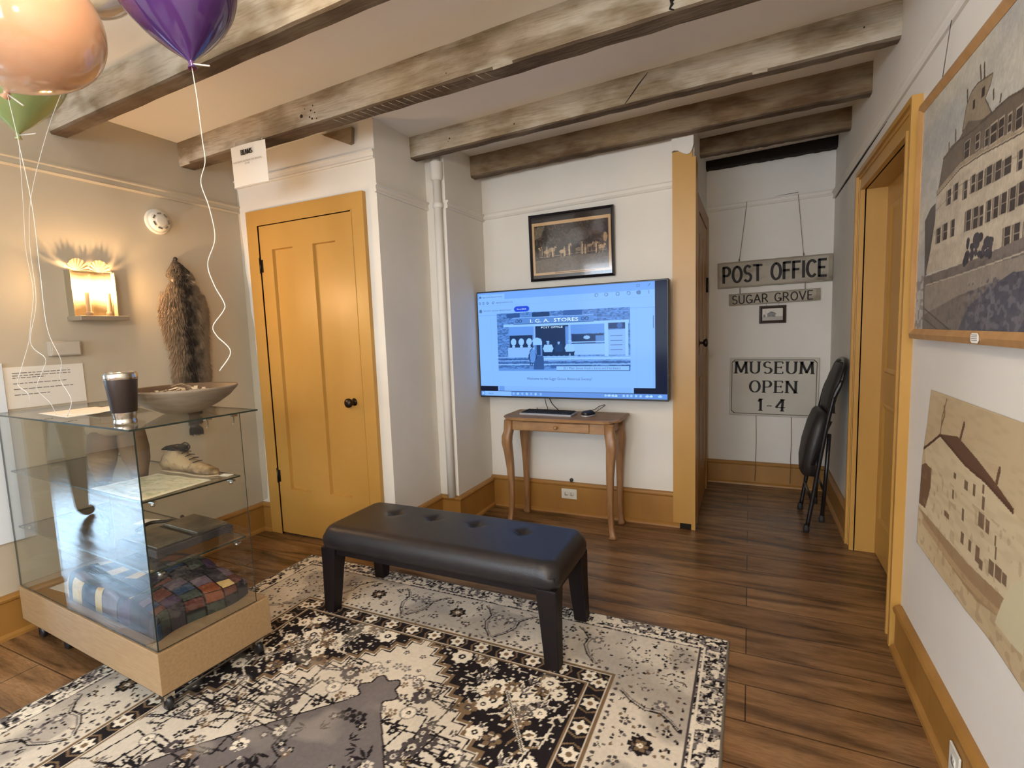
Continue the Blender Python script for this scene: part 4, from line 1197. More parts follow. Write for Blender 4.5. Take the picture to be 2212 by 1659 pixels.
sf = thing('small_framed_photograph', 'small dark framed photograph of a house hung under the SUGAR GROVE board', 'picture', (0.157, 4.465, 1.298))
bm = B(); frame(bm, .186, .136, .022, .018); finish('frame', bm, mat('dark_walnut_frame', (.035, .02, .014), .4), parent=sf)
cv = Canvas(90, 60, 0, .142, 0, .092, s2l((196, 186, 172)))
cv.rect(0, 0, .142, .030, s2l((150, 142, 130))); cv.poly([(.035, .028), (.035, .052), (.062, .068), (.092, .054), (.092, .026)], s2l((96, 88, 80))); cv.poly([(.030, .050), (.062, .071), (.098, .054), (.094, .048), (.062, .062), (.036, .046)], s2l((60, 54, 50)))
cv.rect(.045, .030, .052, .044, s2l((50, 46, 44))); cv.rect(.070, .030, .080, .044, s2l((50, 46, 44))); cv.line([(.022, .028), (.022, .085)], .002, s2l((90, 84, 78))); cv.ell(.014, .036, .008, .012, s2l((88, 84, 78)))
cv.build('photograph', lambda X, Y: np.stack([X - .071, np.full(X.shape, -.010), Y + .022], -1), M_photo, parent=sf)
bm = B(); tube(bm, [(-.04, -.002, .130), (-.045, -.002, .158)], .001, 4); tube(bm, [(.04, -.002, .130), (.045, -.002, .158)], .001, 4); finish('hanging_wire', bm, M_wire, parent=sf)

mu = thing('museum_sign', 'white rectangular board reading MUSEUM OPEN 1-4 on the alcove wall', 'sign', (0.165, 4.462, 0.568), (0, math.radians(.5), 0))
finish('board', boxb(-.311, -.014, 0, .311, 0, .462), mat('cream_sign_paint', (.54, .50, .42), .6, col2=(.48, .44, .36), scale=5), parent=mu, bevel=.003)
bm = B(); c = .022
P_ = [(-.297 + c, .014), (.297 - c, .014), (.297, .014 + c), (.297, .448 - c), (.297 - c, .448), (-.297 + c, .448), (-.297, .448 - c), (-.297, .014 + c)]
w_ = .0045; vo = [bm.verts.new((x, -.0146, z)) for x, z in P_]; vi = [bm.verts.new((x * (1 - w_ / .30), -.0146, .231 + (z - .231) * (1 - w_ / .217))) for x, z in P_]
for k in range(8): bm.faces.new((vo[k], vo[(k + 1) % 8], vi[(k + 1) % 8], vi[k]))
finish('border_line', bm, M_ink, parent=mu)
for tx, w, z, cx_ in (('MUSEUM', .545, .340, 0), ('OPEN', .330, .190, .0), ('1-4', .195, .045, -.005)):
    bm = B(); letters(bm, tx, .090, .20, .075, lambda u, v, t, z=z, cx_=cx_: (u + cx_, -.0146 - t, v + z), serif=.34, gap=.22, width=w, align='c')
    finish('lettering', bm, M_ink, parent=mu)
for x, nm in ((.052, 'nearer the MUSEUM sign middle'), (.300, 'nearer the folded chair')):
    bm = B(); tube(bm, [(x, 4.464, .57), (x + .004, 4.463, .35), (x, 4.460, .22), (x, 4.434, .19), (x - .003, 4.433, .04)], .0022, 5)
    tag(finish('thin_cord', bm, mat('brown_cord', (.16, .10, .06), .7)), 'thin cord hanging below the MUSEUM sign, %s' % nm, 'cord')

# ------------------------------------------------------------------ folded chair
ch = thing('folding_chair', 'black padded folding chair folded and leaning on the alcove wall', 'chair', (0.38, 3.74, 0), (0, math.radians(1.1), 0))
M_tube = mat('black_enamel_tube', (.014, .012, .013), .3, .2); M_vinyl = mat('black_vinyl', (.022, .019, .019), .5, bump=.1, bscale=90)
for y in (-.215, .215):
    bm = B(); tube(bm, catmull([(-.045, y, .03), (-.015, y, .28), (.020, y * 1.0, .58), (.060, y, .84), (.098, y, .95)], 6), .0125, 10); finish('leg', bm, M_tube, parent=ch)
    bm = B(); lathe(bm, [(0, 0), (.017, 0), (.018, .02), (.013, .045)], -.049, y, 12); finish('foot', bm, M_blackmat, parent=ch)
    y2 = y * .86
    bm = B(); tube(bm, [(.035, y2, .10), (.045, y2, .35), (.052, y2, .62)], .0115, 10); finish('leg', bm, M_tube, parent=ch)
    bm = B(); lathe(bm, [(0, 0), (.016, 0), (.017, .018), (.012, .042)], .034, y2, 12, M=Matrix.Translation((0, 0, .065))); finish('foot', bm, M_blackmat, parent=ch)
    bm = B(); tube(bm, [(-.03, y * .93, .42), (.02, y * .93, .60), (.055, y * .93, .70)], .008, 8, flat=.5); finish('hinge_arm', bm, M_tube, parent=ch)
bm = B(); tube(bm, catmull([(.060, -.215, .84), (.092, -.215, .93), (.112, -.19, 1.01), (.124, -.12, 1.052), (.128, 0, 1.064), (.124, .12, 1.052), (.112, .19, 1.01), (.092, .215, .93), (.060, .215, .84)], 6), .0125, 10)
finish('back_frame', bm, M_tube, parent=ch)
for z, x in ((.20, -.028), (.26, .040)):
    bm = B(); tube(bm, [(x, -.21 if x < 0 else -.185, z), (x, .21 if x < 0 else .185, z)], .009, 8); finish('cross_bar', bm, M_tube, parent=ch)


def pad(name, prof, hw, th, parent, m, top_taper=1.0):
    bm = B(); R_ = []
    n = len(prof)
    for i, (x, z, k) in enumerate(prof):
        w = hw * k; R_.append([(x + (-th / 2 - th * .25 * (1 - (y / w) ** 2) if s < 0 else th / 2), y, z) for s, y in
                             [(-1, -w + th * .3), (-1, -w * .6), (-1, 0), (-1, w * .6), (-1, w - th * .3), (1, w), (1, w * .5), (1, -w * .5), (1, -w)]])
    loft(bm, R_); return finish(name, bm, m, parent=parent, smooth=True)


pad('backrest', [(.070, .742, .80), (.058, .748, .97), (.056, .80, 1.0), (.072, .88, .98), (.094, .965, .88), (.112, 1.02, .66), (.118, 1.04, .45)], .200, .030, ch, M_vinyl)
pad('seat', [(-.030, .325, .55), (-.040, .345, .82), (-.042, .42, .96), (-.030, .52, 1.0), (-.004, .64, .97), (.022, .72, .88), (.034, .745, .65)], .205, .060, ch, M_vinyl)

# ------------------------------------------------------------------ right wall: framed hotel photograph and house print
HF = {'facade': [(-2.043, 1.688), (-1.862, 1.719), (-1.583, 1.703), (-1.461, 1.686), (-1.428, 1.452), (-1.707, 1.443), (-2.123, 1.444), (-2.086, 1.517), (-2.056, 1.6)], 'roof': [(-2.042, 1.686), (-2.004, 1.775), (-1.946, 1.791), (-1.883, 1.791), (-1.815, 1.819), (-1.703, 1.783), (-1.645, 1.788), (-1.583, 1.789), (-1.47, 1.755), (-1.46, 1.681), (-1.582, 1.699), (-1.861, 1.716)], 'tower': [(-1.857, 1.807), (-1.84, 1.856), (-1.826, 1.872), (-1.803, 1.889), (-1.763, 1.894), (-1.671, 1.88), (-1.681, 1.858), (-1.711, 1.837), (-1.666, 1.788), (-1.721, 1.789), (-1.79, 1.803)], 'cornice': [(-2.051, 1.686), (-1.861, 1.717), (-1.716, 1.713), (-1.582, 1.702), (-1.46, 1.685)], 'cornice2': [(-2.004, 1.775), (-1.883, 1.789), (-1.772, 1.783), (-1.644, 1.786), (-1.583, 1.788), (-1.47, 1.755)], 'sp1': [(-1.743, 1.897), (-1.753, 1.931)], 'sp2': [(-1.722, 1.893), (-1.727, 1.926)], 'sp3': [(-1.83, 1.876), (-1.834, 1.904)], 'sp4': [(-1.659, 1.817), (-1.662, 1.837)], 'sp5': [(-1.906, 1.797), (-1.91, 1.826)], 'sp6': [(-1.956, 1.774), (-1.96, 1.806)], 'sp7': [(-1.62, 1.796), (-1.617, 1.809)], 'sp8': [(-1.511, 1.768), (-1.508, 1.778)], 'leftbldg': [(-2.137, 1.433), (-2.16, 1.618), (-2.106, 1.649), (-2.056, 1.656), (-2.052, 1.57), (-2.072, 1.458)], 'ground': [(-2.147, 1.434), (-1.708, 1.446), (-1.431, 1.471), (-1.397, 1.223), (-2.133, 1.246)], 'road': [(-2.131, 1.4), (-1.766, 1.416), (-1.425, 1.428), (-1.419, 1.385), (-1.562, 1.382), (-1.826, 1.357), (-2.118, 1.311)], 'heap': [(-1.737, 1.329), (-1.664, 1.35), (-1.625, 1.368), (-1.561, 1.379), (-1.504, 1.393), (-1.42, 1.389), (-1.398, 1.231), (-1.621, 1.249), (-1.812, 1.257), (-1.782, 1.293)], 'bush': [(-1.789, 1.455), (-1.786, 1.51), (-1.733, 1.519), (-1.673, 1.512), (-1.63, 1.497), (-1.604, 1.466), (-1.571, 1.446), (-1.568, 1.428)], 'rail1': [(-2.121, 1.329), (-1.84, 1.252)], 'rail2': [(-2.121, 1.296), (-1.969, 1.258)], 'fence': [(-2.122, 1.405), (-1.835, 1.414), (-1.593, 1.424), (-1.426, 1.437)]}
HW = [(-1.821, 1.616, -1.797, 1.664), (-1.769, 1.62, -1.746, 1.666), (-1.727, 1.618, -1.697, 1.661), (-1.674, 1.617, -1.643, 1.662), (-1.624, 1.616, -1.592, 1.659), (-1.576, 1.616, -1.542, 1.654), (-1.507, 1.61, -1.489, 1.65), (-1.474, 1.607, -1.459, 1.65), (-1.832, 1.724, -1.797, 1.767), (-1.757, 1.726, -1.732, 1.762), (-1.697, 1.715, -1.674, 1.754), (-1.664, 1.712, -1.631, 1.755), (-1.619, 1.712, -1.593, 1.753), (-1.571, 1.709, -1.554, 1.747), (-1.531, 1.7, -1.504, 1.745), (-1.487, 1.696, -1.466, 1.736), (-1.951, 1.626, -1.923, 1.669), (-1.894, 1.629, -1.867, 1.674), (-1.792, 1.526, -1.761, 1.58), (-1.743, 1.525, -1.715, 1.578), (-1.703, 1.525, -1.682, 1.574), (-1.66, 1.526, -1.637, 1.578), (-1.621, 1.528, -1.597, 1.578), (-1.58, 1.53, -1.553, 1.579), (-1.537, 1.529, -1.512, 1.58), (-1.497, 1.532, -1.471, 1.582), (-1.461, 1.533, -1.445, 1.583), (-2.029, 1.527, -1.998, 1.573), (-1.971, 1.529, -1.938, 1.576), (-1.904, 1.529, -1.88, 1.576), (-1.553, 1.455, -1.525, 1.497), (-1.507, 1.454, -1.48, 1.498), (-1.46, 1.452, -1.439, 1.496)]
PF = {'wall': [(-1.972, 0.918), (-2.088, 0.842), (-2.063, 0.777), (-2.108, 0.717), (-2.099, 0.622), (-1.902, 0.622), (-1.658, 0.632), (-1.486, 0.642), (-1.4, 0.655), (-1.427, 0.846), (-1.493, 0.855), (-1.664, 0.881)], 'roof': [(-1.973, 0.927), (-1.836, 0.953), (-1.7, 0.926), (-1.583, 0.893), (-1.482, 0.861), (-1.504, 0.853), (-1.664, 0.881), (-1.775, 0.892)], 'gable': [(-2.097, 0.84), (-1.972, 0.924), (-1.774, 0.889), (-1.65, 0.882), (-1.49, 0.854)], 'ground': [(-2.101, 0.635), (-1.904, 0.633), (-1.659, 0.641), (-1.487, 0.65), (-1.491, 0.588), (-1.647, 0.558), (-1.815, 0.563), (-2.019, 0.581)], 'road': [(-2.054, 0.591), (-1.817, 0.577), (-1.621, 0.582), (-1.491, 0.594), (-1.498, 0.556), (-1.645, 0.547), (-1.85, 0.54)], 'ch1': [(-1.797, 0.999), (-1.817, 0.945)], 'ch2': [(-1.568, 0.933), (-1.582, 0.888)], 'pole': [(-1.946, 1.05), (-1.969, 0.987), (-1.972, 0.924)], 'branch': [(-1.962, 1.024), (-1.95, 0.998), (-1.969, 0.958)], 'pale': [(-1.476, 0.689), (-1.411, 0.733), (-1.388, 0.567), (-1.463, 0.559), (-1.541, 0.56), (-1.518, 0.613)], 'leftdark': [(-2.106, 0.636), (-2.125, 0.76), (-2.071, 0.794), (-2.014, 0.791), (-2.014, 0.73), (-2.047, 0.641)]}
PW = [(-1.842, 0.825, -1.824, 0.841), (-1.764, 0.819, -1.742, 0.846), (-1.707, 0.822, -1.692, 0.854), (-1.651, 0.804, -1.637, 0.839), (-1.846, 0.76, -1.832, 0.787), (-1.899, 0.683, -1.862, 0.7), (-1.772, 0.727, -1.756, 0.762), (-1.655, 0.847, -1.644, 0.87), (-1.668, 0.754, -1.635, 0.794), (-1.625, 0.756, -1.604, 0.79), (-1.771, 0.662, -1.751, 0.695), (-1.717, 0.666, -1.699, 0.697), (-1.673, 0.657, -1.65, 0.7), (-1.649, 0.648, -1.627, 0.674), (-1.595, 0.661, -1.564, 0.699), (-1.558, 0.667, -1.524, 0.7), (-1.52, 0.671, -1.498, 0.698), (-1.571, 0.741, -1.561, 0.767), (-1.564, 0.71, -1.555, 0.743)]
hp = thing('framed_picture', 'large honey wood framed photograph of a grand hotel on the right wall', 'picture', (0.5455, 1.80, 1.228), (math.radians(0), 0, math.radians(-90)))
FWd, FHt = .920, .792
bm = B(); frame(bm, FWd, FHt, .034, .034, .5); finish('frame', bm, M_goldwood, parent=hp)
cv = Canvas(420, 350, -2.226, -1.374, 1.262, 1.986, s2l((168, 166, 160)))
SKY = s2l((150, 152, 152)); cv.mask(np.clip(cv.noise(.22, .12, 41) * 1.3 - .25, 0, 1), s2l((196, 188, 168)), 1)
cv.mask(np.clip(cv.noise(.3, .2, 42) * 1.6 - .8, 0, 1), s2l((140, 145, 152)), 1)
LT, DK = s2l((186, 172, 150)), s2l((58, 50, 48))
ext = lambda pts, du=.12: [(u + (du if u > -1.475 else 0), v) for u, v in pts]
cv.poly(HF['leftbldg'], s2l((84, 78, 76)))
cv.poly(ext(HF['facade']), LT); cv.mask(np.clip((cv.noise(.06, .02, 43) - .5), 0, .3) * (cv.c[..., 0] == LT[0]), s2l((140, 126, 108)), 1)
cv.poly(HF['tower'], s2l((142, 128, 108))); cv.line(HF['tower'] + HF['tower'][:1], .004, s2l((90, 78, 66)))
cv.poly(ext(HF['roof']), s2l((104, 92, 80)))
cv.rect(-1.735, 1.845, -1.715, 1.868, DK); cv.rect(-1.79, 1.838, -1.775, 1.86, DK)
cv.line(ext(HF['cornice']), .012, s2l((150, 134, 112))); cv.line([(u, v - .010) for u, v in ext(HF['cornice'])], .004, s2l((90, 78, 66))); cv.line([(u, v - .055) for u, v in ext(HF['cornice'])], .004, s2l((150, 136, 116)))
cv.line(ext(HF['cornice2']), .006, s2l((84, 72, 62)))
for k in ('sp1', 'sp2', 'sp3', 'sp4', 'sp5', 'sp6', 'sp7', 'sp8'): cv.line(HF[k], .009, s2l((92, 80, 66)))
for i, (a, b, c, d) in enumerate(HW):
    cv.rect(a - .003, b - .003, c + .003, d + .003, s2l((172, 158, 138)))
    cv.rect(a - (c - a) * .45, b, a - .002, d, s2l((96, 84, 74)), .8); cv.rect(a, b, c, d, DK); cv.rect(a, (b + d) / 2 - .0015, c, (b + d) / 2 + .0015, s2l((150, 138, 122)))
for i in range(9):
    u = -1.44 + i * .03
    if i > 0:
        for v0 in (1.47, 1.53, 1.60, 1.70): cv.rect(u - .007, v0, u + .007, v0 + .035, DK)
cv.poly(ext(HF['ground'], .1), s2l((112, 102, 94))); cv.mask((cv.noise(.02, .012, 44) > .6) * (cv.Y < 1.44), s2l((90, 82, 78)), .6)
cv.poly(ext(HF['road'], .1), s2l((138, 126, 114))); cv.line(ext(HF['fence'], .1), .004, s2l((170, 158, 140)))
cv.poly(ext(HF['heap'], .1), s2l((78, 76, 84))); sl = cv.win(-1.76, 1.26, -1.374, 1.39); cv.mask(cv.noise(.018, .014, 45)[sl] > .6, s2l((120, 116, 118)), .5, sl); cv.mask(cv.noise(.010, .010, 46)[sl] > .75, s2l((60, 58, 66)), .6, sl)

rnd = random.Random(19)
for k in range(26): cv.ell(rnd.uniform(-1.79, -1.62), 1.445 + abs(rnd.gauss(0, .028)), rnd.uniform(.010, .022), rnd.uniform(.008, .016), s2l(rnd.choice([(62, 60, 66), (74, 70, 74), (52, 50, 56)])))
cv.line(HF['rail1'], .004, s2l((60, 54, 52))); cv.line(HF['rail2'], .004, s2l((60, 54, 52)))
cv.c *= (0.74 + .22 * cv.noise(.005, .007, 47) + .20 * cv.noise(.03, .018, 48) + .10 * cv.noise(.006, .05, 49))[..., None] * 1.0
cv.build('photograph', lambda X, Y: np.stack([X + 1.80, np.full(X.shape, -.022), Y - 1.228], -1), M_photo, parent=hp)
bm = B(); prism(bm, [(.125, .009), (.133, .004), (.165, .004), (.172, .010), (.170, .024), (.162, .029), (.132, .029), (.124, .024)], -.0352, -.0335, 'y')
lb = finish('paper_label', bm, M_paper, parent=hp)
bm = B()
for z in (.010, .0145, .019, .0235): box(bm, .130, -.0356, z, .166, -.0353, z + .0012)
bmesh.ops.recalc_face_normals(bm, faces=bm.faces); finish('label_text', bm, M_inkg, parent=lb)
bm = B(); tube(bm, [(-.30, -.012, .785), (-.245, -.006, .985)], .0012, 5); tube(bm, [(.30, -.012, .785), (.25, -.006, .985)], .0012, 5); finish('hanging_wire', bm, M_wire, parent=hp)

# lower unframed print with curling lower corner
cv = Canvas(330, 260, -2.10, -1.12, 0.500, 1.062, s2l((186, 164, 128)))
cv.mask(np.clip(cv.noise(.3, .3, 51) - .3, 0, .5), s2l((204, 184, 150)), 1)
ext2 = lambda pts, du=.3: [(u + (du if u > -1.425 else 0), v) for u, v in pts]
BR = s2l((98, 70, 52))
cv.poly(ext2(PF['ground']), s2l((150, 122, 90))); cv.poly(ext2(PF['wall']), s2l((198, 180, 146)))
cv.mask(np.clip((cv.noise(.05, .012, 52) - .5), 0, .25), s2l((160, 138, 106)), 1)
cv.poly(PF['roof'], BR); cv.line(PF['gable'], .010, s2l((86, 60, 44)))
for k in ('ch1', 'ch2'): cv.line(PF[k], .014, s2l((104, 76, 56)))
cv.line(PF['pole'], .006, s2l((110, 84, 62))); cv.line(PF['branch'], .010, s2l((130, 104, 78)))
cv.poly(PF['leftdark'], s2l((110, 84, 62)))
for a, b, c, d in PW: cv.rect(a, b, c, d, s2l((92, 66, 48)), .85)
cv.line(PF['road'][:4], .02, s2l((170, 142, 106)))
sl = cv.win(-2.1, .5, -1.12, .8); cv.mask(cv.noise(.02, .02, 53)[sl] > .72, s2l((140, 112, 84)), .35, sl)
cv.poly(PF['pale'], s2l((196, 184, 150)))


def curl(X, Y):
    # print outline: left edge bulges and the foot lifts away from the wall
    a = (X + 2.10) / .98; b = (Y - .50) / .562
    off = .002 + .020 * np.clip(1 - a * 3.0, 0, 1) ** 2 * np.clip(1 - b * 1.3, 0, 1) + .006 * np.clip(1 - b * 3, 0, 1) * (1 + np.sin(a * 9))
    left = -.045 * np.sin(np.clip(b, 0, 1) * PI) * np.clip(1 - a * 2, 0, 1)
    foot = .045 * np.clip(1 - b, 0, 1) * np.clip(1 - a * 2.5, 0, 1)
    return np.stack([.548 - off, -(X + left) - foot * .6, Y + foot], -1)


hpnt = cv.build('unframed_print', curl, M_print)
m_ = hpnt.modifiers.new('thickness', 'SOLIDIFY'); m_.thickness = .0008
tag(hpnt, 'sepia unframed print of a barn-like house pinned under the hotel picture', 'print')


def outlet(loc, rz, label, horiz):
    o = thing('power_outlet', label, 'outlet', loc, (0, 0, rz))
    w, h = (.114, .072) if horiz else (.072, .114)
    finish('cover_plate', boxb(-w / 2, -.006, -h / 2, w / 2, 0, h / 2), M_outlet, parent=o, bevel=.002)
    for s in (-1, 1):
        cx_, cz2 = (s * .020, 0) if horiz else (0, s * .020)
        bm = B(); loft(bm, [[(cx_ + a, y, cz2 + b) for a, b in rrect(.030, .028, .008, 4)] for y in (-.0055, -.0078)]); k = finish('socket', bm, M_outlet, parent=o)
        bm = B()
        for a, b in ((-.006, .004), (.006, .004)): box(bm, cx_ + (a if not horiz else -.004) - .0012, -.0082, cz2 + (b if not horiz else a) - .004, cx_ + (a if not horiz else -.004) + .0012, -.0078, cz2 + (b if not horiz else a) + .004)
        bmesh.ops.recalc_face_normals(bm, faces=bm.faces); finish('slot', bm, M_blackmat, parent=k)
    return o


outlet((-1.148, 3.338, .146), 0, 'ivory power outlet in the baseboard under the pine table', True)
outlet((.528, 1.665, .060), -PI / 2, 'ivory power outlet low in the right wall baseboard', False)
bm = B(); lathe(bm, [(0, .014), (.010, .014), (.013, .010), (.013, 0), (0, 0)], n=16, M=Matrix.Translation((-1.135, 3.359, .243)) @ Matrix.Rotation(PI / 2, 4, 'X'))
tag(finish('cable_grommet', bm, M_black), 'small black cable grommet above the outlet under the pine table', 'grommet')

# ------------------------------------------------------------------ BEAMS paper
bs = thing('paper_notice', 'white paper notice headed BEAMS hanging from a beam above the left door', 'notice', (-2.441, 1.990, 2.139))
cv = Canvas(12, 14, -.133, .133, 0, .209, 0)
cv.c[:] = s2l((236, 218, 184))
def pc(X, Y): return np.stack([X, -.004 - .006 * np.cos(X * 12) + .004 * (1 - Y / .2), Y], -1)
o = cv.build('sheet', pc, M_paper, parent=bs)
fP = lambda x, z: (lambda u, v, t: (u + x, -.0150, v + z))
bm = B(); letters(bm, 'BEAMS', .024, .24, .10, lambda u, v, t: (u, -.0145 - t, v + .155), serif=.3, gap=.12, width=.085, align='c'); finish('heading', bm, M_ink, parent=bs)
for z, tx in ((.118, 'THESE BEAMS ARE FROM THE ORIGINAL'), (.104, 'STORE')):
    bm = B(); font_mesh(bm, tx, .0125, lambda u, v, t, z=z: (u, -.0148, v + z), 'CENTER', 1.0); finish('notice_text', bm, M_inkg, parent=bs)
bm = B(); tube(bm, [(-.11, -.004, .205), (-.105, .004, .235)], .0015, 5); tube(bm, [(.108, -.004, .205), (.105, .004, .225)], .0015, 5); finish('tape', bm, M_paper, parent=bs)

# ------------------------------------------------------------------ left wall: sconce, detector, pelt, papers
sc = thing('wall_sconce', 'double tin candle sconce with two lit bulbs on the tan wall', 'wall lamp', (-3.045, 1.470, 1.452), (0, 0, math.radians(90)))
# local x runs along the wall (+x = towards the door), -y out of the wall
bm = B()
for cxs in (-.047, .047):
    n = 16; R_ = []
    for i in range(n + 1):
        t = -1 + 2 * i / n; x = cxs + t * .047; y = -.004 - .020 * (t * t)
        R_.append((x, y))
    lo = [bm.verts.new((x, y, .0)) for x, y in R_]; hi = [bm.verts.new((x, y, .225)) for x, y in R_]
    for i in range(n): bm.faces.new((lo[i], lo[i + 1], hi[i + 1], hi[i]))
rf = finish('reflector', bm, M_tin, parent=sc, smooth=True); m_ = rf.modifiers.new('t', 'SOLIDIFY'); m_.thickness = .0012
for cxs in (-.047, .047):
    bm = B(); n = 36; c0 = bm.verts.new((cxs, -.010, .226)); A = []
    for i in range(n + 1):
        a = PI * i / n; r = .048; A.append(bm.verts.new((cxs + r * math.cos(a), -.030 - (.007 if i % 4 < 2 else 0) + .006 * math.sin(a), .226 + r * 1.25 * math.sin(a))))
    for i in range(n): bm.faces.new((c0, A[i], A[i + 1]))
    q = finish('fan_crest', bm, M_tin, parent=sc); m_ = q.modifiers.new('t', 'SOLIDIFY'); m_.thickness = .0015
for s in (-1, 1):
    finish('side_plate', boxb(s * .095 - .0012, -.056, 0, s * .095 + .0012, -.0, .225), M_tin, parent=sc)
finish('tray', boxb(-.105, -.125, -.022, .110, 0, .0), mat('dull_tin', (.40, .34, .26), .45, .6), parent=sc, bevel=.002)
M_bulb = mat('lit_bulb', (1, .9, .7), .3, emit=(1.0, .62, .30), estr=1000)
for cxs in (-.043, .047):
    bm = B(); lathe(bm, [(0, 0), (.016, 0), (.016, .020), (.0125, .022), (.011, .024), (.011, .115), (.008, .120), (0, .120)], cxs, -.075, 20); cd = finish('candle_tube', bm, mat('cream_candle', (.26, .17, .09), .5), parent=sc)
    bm = B(); lathe(bm, [(0, .120), (.007, .122), (.011, .134), (.012, .145), (.008, .160), (.002, .172), (0, .173)], cxs, -.075, 16); finish('bulb', bm, M_bulb, parent=cd)

dt = thing('smoke_detector', 'round white smoke detector high on the tan wall right of the sconce', 'detector', (-3.045, 1.842, 1.990))
bm = B(); lathe(bm, [(0, 0), (.068, 0), (.070, .004), (.070, .010), (.064, .014), (.060, .016), (0, .016)], n=40, M=Matrix.Rotation(PI / 2, 4, 'Y')); finish('base', bm, M_outlet, parent=dt)
bm = B(); lathe(bm, [(.056, .016), (.056, .024), (.050, .036), (.034, .040), (.030, .044), (.024, .046), (0, .047)], n=40, M=Matrix.Rotation(PI / 2, 4, 'Y')); cvr = finish('cover', bm, M_outlet, parent=dt)
bm = B()
for i in range(7):
    a = 2 * PI * i / 7
    bmesh.ops.create_cube(bm, size=1, matrix=Matrix.Rotation(a, 4, 'X') @ Matrix.Translation((.0395, .041, 0)) @ Matrix.Diagonal((.006, .007, .022, 1)))
finish('vent_slots', bm, mat('grey_slot', (.18, .16, .14), .7), parent=cvr)

# raccoon pelt: flat body with head, ears, limb stubs and a ringed tail, covered in fur
pl = thing('raccoon_pelt', 'grey brown raccoon pelt hanging head up on the tan wall', 'pelt', (-3.045, 1.93, 1.79))
# sections: (z below nose, centre y offset, half width, thickness)
sec = [(0, -.018, .004, .012), (-.018, -.016, .016, .028), (-.045, -.012, .038, .040), (-.075, -.006, .066, .045), (-.100, .000, .074, .045), (-.125, .006, .060, .038),
       (-.17, .0, .078, .040), (-.23, -.006, .094, .045), (-.30, -.006, .108, .050), (-.37, -.006, .114, .052), (-.43, -.004, .108, .050), (-.50, .004, .096, .048),
       (-.57, .004, .092, .046), (-.64, .004, .094, .044), (-.685, .008, .088, .036), (-.705, .012, .05, .028)]
bm = B(); R_ = []
for z, cy_, w, t in sec:
    R_.append([(max(.004, t * (.5 + .5 * math.sin(a)) if math.sin(a) > -.2 else .004), cy_ + w * math.cos(a) * (1 + .05 * math.sin(z * 90 + a * 3)), z) for a in [2 * PI * k / 20 for k in range(20)]])
loft(bm, R_)
M_hide = mat('raccoon_hide', (.17, .125, .085), .9, col2=(.06, .045, .035), scale=9, stretch=(1, 1, .6))
body = finish('hide', bm, M_hide, parent=pl, smooth=True)


def furm(name, c1, c2):
    m = bpy.data.materials.new(name); m.use_nodes = True; nt = m.node_tree; b = nt.nodes['Principled BSDF']; b.inputs['Roughness'].default_value = .6
    tc = nd(nt, 'ShaderNodeTexCoord'); n = nd(nt, 'ShaderNodeTexNoise'); n.inputs['Scale'].default_value = 26; n.inputs['Detail'].default_value = 4
    sep = nd(nt, 'ShaderNodeSeparateXYZ'); nt.links.new(tc.outputs['Object'], sep.inputs[0]); nt.links.new(tc.outputs['Object'], n.inputs['Vector'])
    ab = nd(nt, 'ShaderNodeMath', operation='ABSOLUTE'); nt.links.new(sep.outputs['Y'], ab.inputs[0])
    ml = nd(nt, 'ShaderNodeMath', operation='MULTIPLY_ADD'); ml.inputs[1].default_value = 6.0; ml.inputs[2].default_value = -.28; nt.links.new(ab.outputs[0], ml.inputs[0])
    ad = nd(nt, 'ShaderNodeMath', operation='ADD'); nt.links.new(ml.outputs[0], ad.inputs[0]); nt.links.new(n.outputs[0], ad.inputs[1])
    r = nd(nt, 'ShaderNodeValToRGB'); r.color_ramp.elements[0].position = .25; r.color_ramp.elements[1].position = .75
    r.color_ramp.elements[0].color = (*c1, 1); r.color_ramp.elements[1].color = (*c2, 1)
    nt.links.new(ad.outputs[0], r.inputs[0]); nt.links.new(r.outputs[0], b.inputs['Base Color']); return m


M_fur = furm('raccoon_fur', (.055, .040, .030), (.40, .29, .185)); M_furd = mat('dark_mask_fur', (.018, .014, .012), .7); M_furl = mat('pale_fur', (.45, .36, .26), .7); M_furt = mat('tail_fur', (.10, .072, .05), .7)


def furobj(name, secs, count, m, parent, ln=.030, seed=1, x0=.004):
    """tapered hair blades growing downwards from the given body sections"""
    rnd = random.Random(seed); bm = B()
    for k in range(count):
        i = rnd.randrange(len(secs) - 1); t = rnd.random(); a = secs[i]; b = secs[i + 1]
        z, c, w, th = [a[q] + (b[q] - a[q]) * t for q in range(4)]
        an = rnd.uniform(-.25, PI + .25); y = c + w * math.cos(an); x = x0 + th * max(0, .5 + .5 * math.sin(an)) * .96
        L = ln * rnd.uniform(.6, 1.3); out = Vector((.35 * max(math.sin(an), 0) + .1, .55 * math.cos(an), -1)).normalized()
        out = (out + Vector((rnd.uniform(-.1, .35), rnd.uniform(-.38, .38), 0))).normalized()
        p = Vector((x, y, z)); sd = out.cross(Vector((1, 0, 0))).normalized() * .0016; m2 = p + out * L * .55 + Vector((.003, 0, 0))
        v = [bm.verts.new(q) for q in (p - sd, p + sd, m2 + sd * .8, p + out * L - Vector((.002, 0, 0)), m2 - sd * .8)]
        bm.faces.new(v)
    return finish(name, bm, m, parent=parent)


